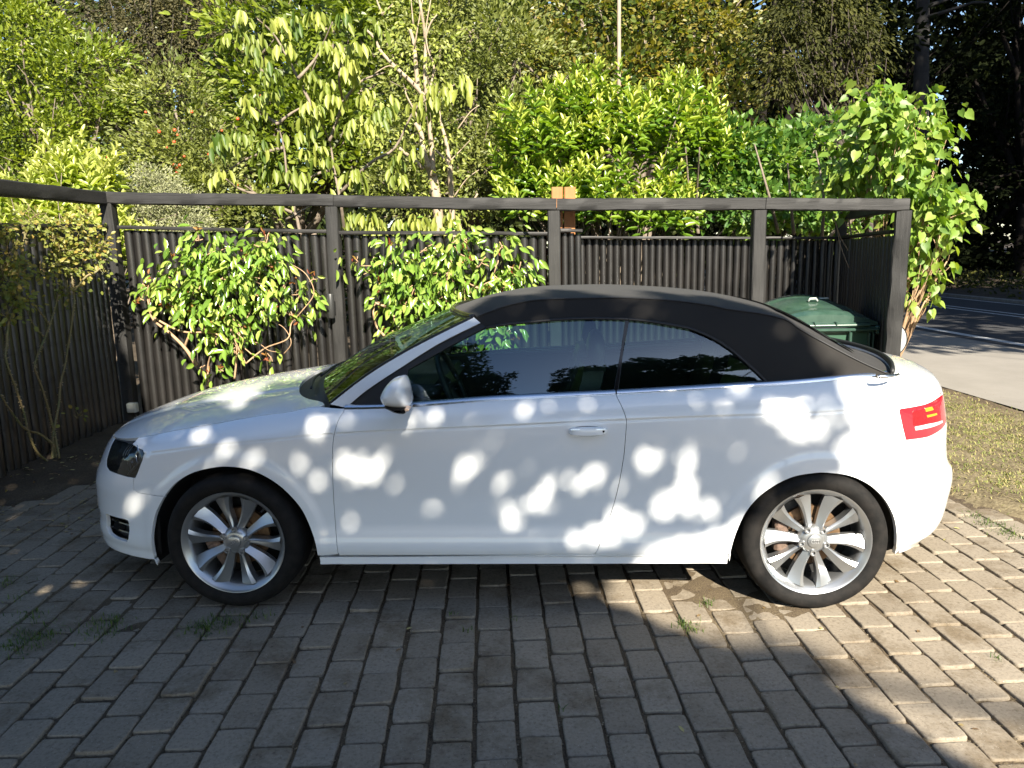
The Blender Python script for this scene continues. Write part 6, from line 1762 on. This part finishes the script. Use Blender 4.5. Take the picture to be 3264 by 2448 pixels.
# ---- climbing roses by the left fence
def rose(label, stems, tips, n, base_y):
    t = empty('rose_bush', label, 'rose', group='old climbing roses by the left fence')
    m = MB(); th_ = MB()
    for pts, r_ in stems:
        Q = np.array(smooth_poly([(lambda p_: p_ if p_[0] > -3.64 else at(px, py, x=-3.64))(at(px, py, y=yy)) for px, py, yy in pts], 5)); r_ *= 1.15; m.tube(Q, np.linspace(r_, r_ * 0.5, len(Q)), 7)
        for q in range(len(Q) - 1):
            for _ in range(2):
                f_ = rng.random(); c = Q[q] * (1 - f_) + Q[q + 1] * f_; d = unit(rdir(1)[0] * np.array([1, 0.6, 0.2]))
                th_.tube([c + d * r_ * 0.8, c + d * (r_ + 0.009) + np.array([0, 0, -0.003])], [0.0035, 0.0004], 4)
    m.build('stems', M_rose_stem, t, smooth_=True); th_.build('thorns', pbr('pale_thorns', (0.35, 0.27, 0.16), rough=0.6), t)['kind'] = 'stuff'
    lob = [((c if c[0] > -3.6 else CAMC + (c - CAMC) * ((-3.6 - CAMC[0]) / (c[0] - CAMC[0]))), r_) for c, r_ in lobes_px(tips)]
    P, D, cs, cc = crown_points(lob, n, 0.09, 5, 0.9, 0.15, depth=0.5)
    P[:, 0] = np.maximum(P[:, 0], -3.66 + 0.06 * rng.random(len(P)))
    k = len(P); Lr = 0.036 * rng.uniform(0.7, 1.3, k)
    leaf_mesh('leaves', P, unit(D + np.array([0.2, -0.2, -0.2])), unit(rdir(k) * 0.5 + np.array([0.5, -0.6, 0.6])), Lr, Lr * 0.75, np.clip(0.05 + 0.6 * cs + 0.35 * rng.random(k), 0, 1), 'oval', LM_rose, t)
    m = MB()
    for c, r_ in lob:
        for _ in range(7): m.tube(wiggle(c + rdir(1)[0] * r_ * 0.4, c + rdir(1)[0] * r_ * 1.1 + np.array([0, 0, 0.04]), 6, 0.18), 0.0028, 4)
    m.build('twigs', M_rose_stem, t, smooth_=True)['kind'] = 'stuff'
s0 = lambda pts, y0, y1: [(x / 3.318, 1100 + y / 3.318, y0 + (y1 - y0) * i / (len(pts) - 1)) for i, (x, y) in enumerate(pts)]
s1_ = lambda pts, y0, y1: [(x / 2.711, 500 + y / 2.711, y0 + (y1 - y0) * i / (len(pts) - 1)) for i, (x, y) in enumerate(pts)]
rose('old thorny rose with two upright stems and yellowing leaves, beside the corner of the fence',
     [(s0([(600, 1300), (580, 1100), (565, 900), (540, 800), (500, 640), (440, 440), (370, 260), (380, 150), (440, 0)], 2.25, 2.5), 0.010),
      (s0([(560, 1230), (560, 1000), (575, 860), (620, 640), (640, 400), (690, 200), (720, 0)], 2.25, 2.55), 0.011),
      (s1_([(585, 1659), (630, 1350), (640, 1200), (610, 1050), (560, 900)], 2.55, 2.7), 0.008), (s1_([(640, 1160), (750, 1030), (850, 980), (900, 890)], 2.6, 2.75), 0.008), (s1_([(640, 1160), (620, 1040), (600, 900), (640, 780)], 2.6, 2.7), 0.007), (s1_([(350, 1650), (430, 1450), (490, 1250), (510, 1120)], 2.5, 2.6), 0.007), (s1_([(430, 1450), (330, 1320), (230, 1200)], 2.5, 2.5), 0.005), (s1_([(380, 1560), (260, 1400), (200, 1200)], 2.5, 2.5), 0.004),
      (s0([(630, 1200), (590, 980), (580, 900)], 2.2, 2.3), 0.008), (s0([(560, 1050), (420, 940), (270, 890), (130, 720), (0, 520)], 2.2, 2.2), 0.009), (s0([(540, 1250), (400, 1140), (300, 920), (260, 740), (170, 460), (110, 300), (60, 100), (75, -60)], 2.2, 2.2), 0.008)],
     [(250, 760, 2.7, 55), (300, 800, 2.75, 50), (200, 800, 2.6, 50), (170, 760, 2.6, 40), (180, 850, 2.55, 35), (140, 870, 2.5, 32), (330, 780, 2.8, 30), (260, 850, 2.7, 40), (200, 720, 2.6, 35), (120, 700, 2.5, 30), (250, 1330, 2.4, 14), (270, 700, 2.7, 25), (330, 870, 2.8, 18), (210, 930, 2.6, 22)], 800, 2.3)
rose('second thorny rose with sparse leaves, cut by the left edge of the view',
     [(s1_([(60, 1659), (70, 1450), (150, 1250), (140, 1050), (230, 950)], 2.0, 2.1), 0.009), (s1_([(230, 760), (205, 620), (210, 560)], 2.1, 2.1), 0.006), (s1_([(230, 950), (190, 800), (230, 650)], 2.1, 2.1), 0.007), (s0([(75, 0), (60, 150), (150, 420), (230, 640), (285, 860)], 2.1, 2.15), 0.008)],
     [(20, 730, 2.0, 40), (30, 800, 2.0, 35), (60, 860, 2.1, 35), (20, 900, 2.0, 40), (50, 950, 2.1, 35), (20, 1010, 2.0, 30), (90, 700, 2.1, 30), (80, 960, 2.1, 20), (10, 850, 2.0, 30)], 520, 2.0)

# ---- dense trees closing off the view behind, shade put into their colours
G_far = 'dark trees closing off the background'
k_ = 0
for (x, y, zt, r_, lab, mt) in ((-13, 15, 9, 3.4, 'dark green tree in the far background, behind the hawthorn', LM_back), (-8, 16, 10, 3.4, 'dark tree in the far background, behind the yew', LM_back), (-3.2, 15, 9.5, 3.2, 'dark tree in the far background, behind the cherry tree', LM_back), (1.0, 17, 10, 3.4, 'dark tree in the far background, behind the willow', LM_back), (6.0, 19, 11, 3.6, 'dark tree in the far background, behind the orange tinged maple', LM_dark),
                          (10.5, 24, 13, 4.2, 'tall shade dark tree in the wood, behind the beech sprays', LM_dark), (16.5, 25, 13, 4.4, 'shade dark tree in the wood across the road, right of the tall trunk', LM_dark), (22.5, 25, 13, 4.4, 'shade dark tree at the right edge of the view, across the road', LM_dark), (13.5, 29, 15, 5.0, 'tallest dark tree at the back of the wood, across the road', LM_dark), (20, 31, 15, 5.0, 'dark tree deep in the wood at the right, behind the front row', LM_dark)):
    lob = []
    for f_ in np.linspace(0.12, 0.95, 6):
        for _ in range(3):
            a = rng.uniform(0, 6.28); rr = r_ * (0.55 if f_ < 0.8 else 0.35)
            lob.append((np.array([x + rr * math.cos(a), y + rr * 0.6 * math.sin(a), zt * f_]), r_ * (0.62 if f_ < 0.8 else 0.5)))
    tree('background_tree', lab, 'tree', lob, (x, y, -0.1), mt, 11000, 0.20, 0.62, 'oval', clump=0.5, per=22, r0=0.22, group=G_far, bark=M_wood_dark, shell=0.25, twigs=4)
tt = empty('tall_trunk', 'tall straight grey trunk standing in the dark wood, upper right', 'tree', loc=(0, 0, 0))
m = MB(); c0, c1 = at(2935, 320, y=19), at(2940, 60, y=19); ax_ = (c1 - c0) / (c1[2] - c0[2])
m.tube([c0 - ax_ * (c0[2] + 0.1), c0, c1, c1 + ax_ * 4], [0.26, 0.20, 0.17, 0.12], 12)
for _ in range(4):
    q = c0 + ax_ * rng.uniform(2, 5); m.tube(wiggle(q, q + np.array([rng.uniform(-2.5, 2.5), rng.uniform(-1, 1), rng.uniform(0.2, 1.5)]), 6, 0.1), np.linspace(0.06, 0.015, 6), 6)
m.build('trunk', pbr('shade_dark_trunk', (0.015, 0.014, 0.015), rough=0.9, noise=(10, (0.03, 0.028, 0.028))), tt, smooth_=True)  # trunk colour lowered to carry the shade of the wood
lob = [(c1 + ax_ * z_ + np.array([dx, dy, 0]), 1.5) for z_ in (2.0, 4, 6) for dx, dy in ((-1.4, 0), (1.4, 0.5), (0, -0.8))]
P, D, cs, cc = crown_points(lob, 5000, 0.45, 20, 0.8, 0.2); k = len(P)
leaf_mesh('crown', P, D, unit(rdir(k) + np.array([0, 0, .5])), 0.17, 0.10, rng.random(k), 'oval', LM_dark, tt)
# the mass of the wood far behind
n = 60000
x_ = rng.uniform(-30, 55, n); z_ = rng.uniform(0, 24, n); y_ = 36 + 3.0 * np.sin(x_ * 0.9) + 2.5 * np.sin(z_ * 0.8 + x_ * .3) + rng.uniform(-2.5, 2.5, n)
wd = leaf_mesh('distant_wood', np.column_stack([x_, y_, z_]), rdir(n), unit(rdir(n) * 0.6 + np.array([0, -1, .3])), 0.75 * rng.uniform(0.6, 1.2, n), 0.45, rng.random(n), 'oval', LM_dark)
wd['kind'] = 'stuff'
# undergrowth on the far verge
n = 5200
c_ = rng.uniform(13.3, 17.5, n); l_ = rng.uniform(6, 40, n); q = ra[None] * c_[:, None] + rd[None] * l_[:, None]
P = np.column_stack([q, 0.05 + rng.uniform(0, 0.45, n)])
u = leaf_mesh('verge_undergrowth', P, unit(rdir(n) + np.array([0, 0, .6])), unit(rdir(n) + np.array([0, -.5, .5])), 0.14 * rng.uniform(0.5, 1.3, n), 0.07, rng.random(n), 'oval', LM_beech)
u['kind'] = 'stuff'

# ---- fallen leaves
n = 420
q = np.concatenate([np.stack([rng.uniform(-4.2, -2.6, n), rng.uniform(0.9, 3.2, n)], 1), np.stack([rng.uniform(-3, 3, 60), rng.uniform(-1.5, 1.0, 60)], 1)])
n = len(q); zq = np.where(inside(SOILP, q), 0.10, 0.004)
fl = leaf_mesh('fallen_leaves', np.column_stack([q, zq]), unit(rdir(n) * np.array([1, 1, .15])), unit(rdir(n) * .3 + np.array([0, 0, 1])), 0.030 * rng.uniform(0.5, 1.3, n), 0.016, rng.random(n), 'oval', leaf_mat('dead_leaves', (0.09, 0.05, 0.025), (0.22, 0.15, 0.07), (0.33, 0.30, 0.12), trans=0.1))
fl['kind'] = 'stuff'

# ================================================================== TREES BEHIND THE CAMERA
S_ = np.array([sdir.x, sdir.y, sdir.z])
XRt = cub([-1.3, -1.0, -.55, -.10, .05, .3, .4, .5, .6, .8, .95, 1.2, 1.5, 1.8, 2.2, 2.7, 3.1, 3.4], [1.35, 1.2, 1.02, .55, .42, .60, .95, 1.12, 1.33, 1.44, 1.40, 1.38, 1.25, 1.05, .7, -.3, -1.6, -2.8])
def xz(px, py): p = at(px / 0.67771, py / 0.67771, y=0.0); return p[0], p[2]
blobs = [(425, 925, 24), (265, 1083, 18), (490, 972, 16), (690, 905, 26), (757, 1015, 36), (800, 1035, 20), (650, 1010, 22), (690, 1040, 22), (855, 1062, 13), (885, 912, 18), (1005, 1012, 30), (1055, 968, 18), (1075, 1045, 20), (1132, 885, 16), (1148, 1012, 14), (1105, 1110, 18), (1168, 1080, 30), (1190, 1040, 20), (1252, 1052, 26), (1292, 1015, 22), (1265, 870, 16), (1030, 902, 15), (940, 905, 18), (1405, 1000, 28), (1490, 1040, 26), (1450, 1085, 32), (1528, 1098, 28), (1345, 1135, 44), (1290, 1155, 34), (1235, 1165, 22), (1415, 1110, 22), (1565, 885, 20), (1700, 900, 34), (1670, 870, 22), (1742, 935, 26), (1800, 905, 26), (1822, 960, 20), (1835, 1005, 22), (1880, 960, 30), (1655, 1050, 22), (1870, 1040, 40), (1900, 900, 40), (935, 1100, 12), (610, 960, 12), (760, 900, 16), (1780, 880, 14), (1590, 980, 12), (1345, 925, 12), (865, 850, 16), (1000, 885, 14), (475, 1650, 20), (1530, 1500, 16)]
HB = np.array([(*xz(a, b), r_ / 440.0) for a, b, r_ in blobs])  # gaps cut in the crowns where light flecks land on the car
def cover(X, Z):  # leaf density shaped by where the crown's shade has to fall
    d = XRt(Z) - X
    c = smooth((d + 0.03) / 0.10)
    lowlit = smooth((Z + 0.02) / 0.06) * (1 - smooth((Z - 0.30) / 0.10)) * smooth((X + 0.25) / 0.3)
    c *= 1 - lowlit * (0.22 + 0.30 * np.sin(X * 17 + Z * 9 + 1.3 * np.sin(X * 5)))
    hi = smooth((Z - 1.15) / 0.15) * smooth((X + 0.9) / 0.5)
    c *= 1 - 0.42 * hi
    edge = smooth((Z - 2.3) / 0.9) * 0.35
    return c * (1 - edge)
def shade_tree(name, label, x0, x1, n, dmin, dmax, base, nh, lsize=0.13, ztop_=3.5):
    t = empty(name, label, 'tree', group='garden trees behind the viewer')
    X = rng.uniform(x0, x1, n); Z = rng.uniform(-1.5, 3.5, n)
    X = np.concatenate([X, rng.uniform(x0, x1, n // 2)]); Z = np.concatenate([Z, rng.uniform(-1.5, 0.02, n // 2)]); n = len(X)
    zl = ztop_ + 0.12 * np.sin(X * 7.0) + 0.10 * np.sin(X * 17.0 + 1.0) - 0.5 * smooth((-0.6 - X) / 0.8) * (ztop_ < 2)
    if ztop_ > 2: zl = zl - 2.2 * smooth((X + 2.75) / 0.6)
    keep = (rng.random(n) < cover(X, Z)) & (rng.random(n) < smooth((zl - Z) / 0.30 + 0.15))
    hx = rng.uniform(x0, x1, nh); hz = rng.uniform(0.0, 3.4, nh); hr = rng.uniform(0.0, 0.045, nh)
    H = np.concatenate([HB, np.stack([hx, hz, hr], 1)])
    for a, b, r_ in H:
        an, el = rng.uniform(0.3, 1.4), rng.uniform(0.95, 1.75)
        dx, dz = X - a, Z - b
        u_, v_ = dx * math.cos(an) + dz * math.sin(an), -dx * math.sin(an) + dz * math.cos(an)
        wob = 1 + 0.22 * np.sin(3 * np.arctan2(v_, u_) + a * 40) + 0.14 * np.sin(5 * np.arctan2(v_, u_) + b * 60)
        keep &= (np.hypot(u_ / el ** 0.5, v_ * el ** 0.5) > (r_ * 0.78 + 0.019) * wob) | (rng.random(n) < 0.025)
    X, Z = X[keep], Z[keep]; k = len(X)
    dist = rng.uniform(dmin, dmax, k)
    P = np.stack([X, np.zeros(k), Z], 1) + S_ * dist[:, None]
    Lq = lsize * rng.uniform(0.5, 1.15, k)
    D = unit(rdir(k) + np.array([0, 0, -0.2])); P = P - D * (Lq * 0.5)[:, None]
    leaf_mesh('crown', P, D, unit(rdir(k) * 0.5 + S_), Lq, Lq * 0.5, rng.random(k), 'oval', LM_shade, t)
    m = MB(); cen = P.mean(0); base = np.array(base, float)
    fork = base * 0.4 + cen * 0.6; fork[2] = cen[2] * 0.55
    m.tube(wiggle(base, fork, 7, 0.05), np.linspace(0.18, 0.11, 7), 10)
    for q in rng.choice(k, 30, replace=False):
        e = P[q]; m.tube(wiggle(fork, e, 8, 0.06), np.linspace(0.045, 0.008, 8), 6)
    m.build('trunk', M_dark_bark, t, smooth_=True)
shade_tree('shade_tree', 'broad leafy tree behind the viewer whose crown dapples the car side', -2.0, 1.6, 50000, 7.6, 10.2, (2.8, -9.0, -0.05), 210, ztop_=1.75)
shade_tree('shade_tree', 'leafy tree behind the viewer whose crown shades the car nose', -6.5, -1.85, 46000, 4.0, 5.6, (-3.6, -5.2, -0.05), 110, ztop_=3.4)
# tall roadside trees outside the view on the right: they keep the road and the far wood in shade
for (x, y, zb, zt, r_, lab) in ((15.5, 2.5, 4, 17, 4.6, 'tall roadside tree right of the view, nearest the driveway'), (20.5, 10.5, 4, 21, 5.2, 'tall roadside tree right of the view, middle of the row'), (29, 15, 4, 22, 5.6, 'tall roadside tree right of the view, farthest from the driveway'), (17.5, -5.5, 5, 18, 4.0, 'tall roadside tree behind and right of the viewer')):
    lob = []
    for f_ in np.linspace(0, 1, 5):
        for _ in range(4):
            a = rng.uniform(0, 6.28); lob.append((np.array([x + r_ * .55 * math.cos(a), y + r_ * .55 * math.sin(a), zb + (zt - zb) * f_]), r_ * 0.55))
    tree('roadside_tree', lab, 'tree', lob, (x, y, -0.1), LM_shade, 9000, 0.42, 0.7, 'oval', clump=0.8, per=20, r0=0.3, group='roadside trees outside the view', bark=M_dark_bark, shell=0.1, twigs=4)
tree('roadside_tree', 'small airy roadside tree right of the viewer, its shadow streaking the footpath', 'tree', [(np.array([9.9 + dx, -1.0 + dy, z_]), 1.35) for dx, dy, z_ in ((0, 0, 6.2), (-1.0, 1.0, 7.0), (1.2, -0.6, 7.4), (0.3, 1.4, 8.2), (-0.4, -1.2, 8.6), (1.6, 1.6, 6.8))], (9.9, -1.0, -0.1), LM_shade, 2600, 0.26, 0.6, 'oval', clump=0.5, per=30, r0=0.12, group='roadside trees outside the view', bark=M_dark_bark, shell=0.1, twigs=6)
# street lamp reflected in the rear side window
sl_ = empty('street_lamp', 'tall grey street lamp behind the viewer, reflected in the rear side window', 'lamp', loc=(6.4, -13.5, -0.05))
m_ = MB(); m_.tube([(0, 0, 0), (0, 0, 7.0), (-0.1, 0.05, 8.2), (-0.6, 0.1, 8.9), (-1.3, 0.15, 9.1)], [0.09, 0.07, 0.05, 0.04, 0.035], 12); m_.build('lamp_post', pbr('lamp_post_grey', (0.12, 0.12, 0.12), rough=0.5, metal=0.5), sl_, smooth_=True)
m_ = MB(); m_.box((-1.75, 0.18, 9.12), (1.0, 0.32, 0.13), bevel=0.05); m_.build('lamp_head', pbr('lamp_head_grey', (0.2, 0.2, 0.2), rough=0.5), sl_, auto=40)
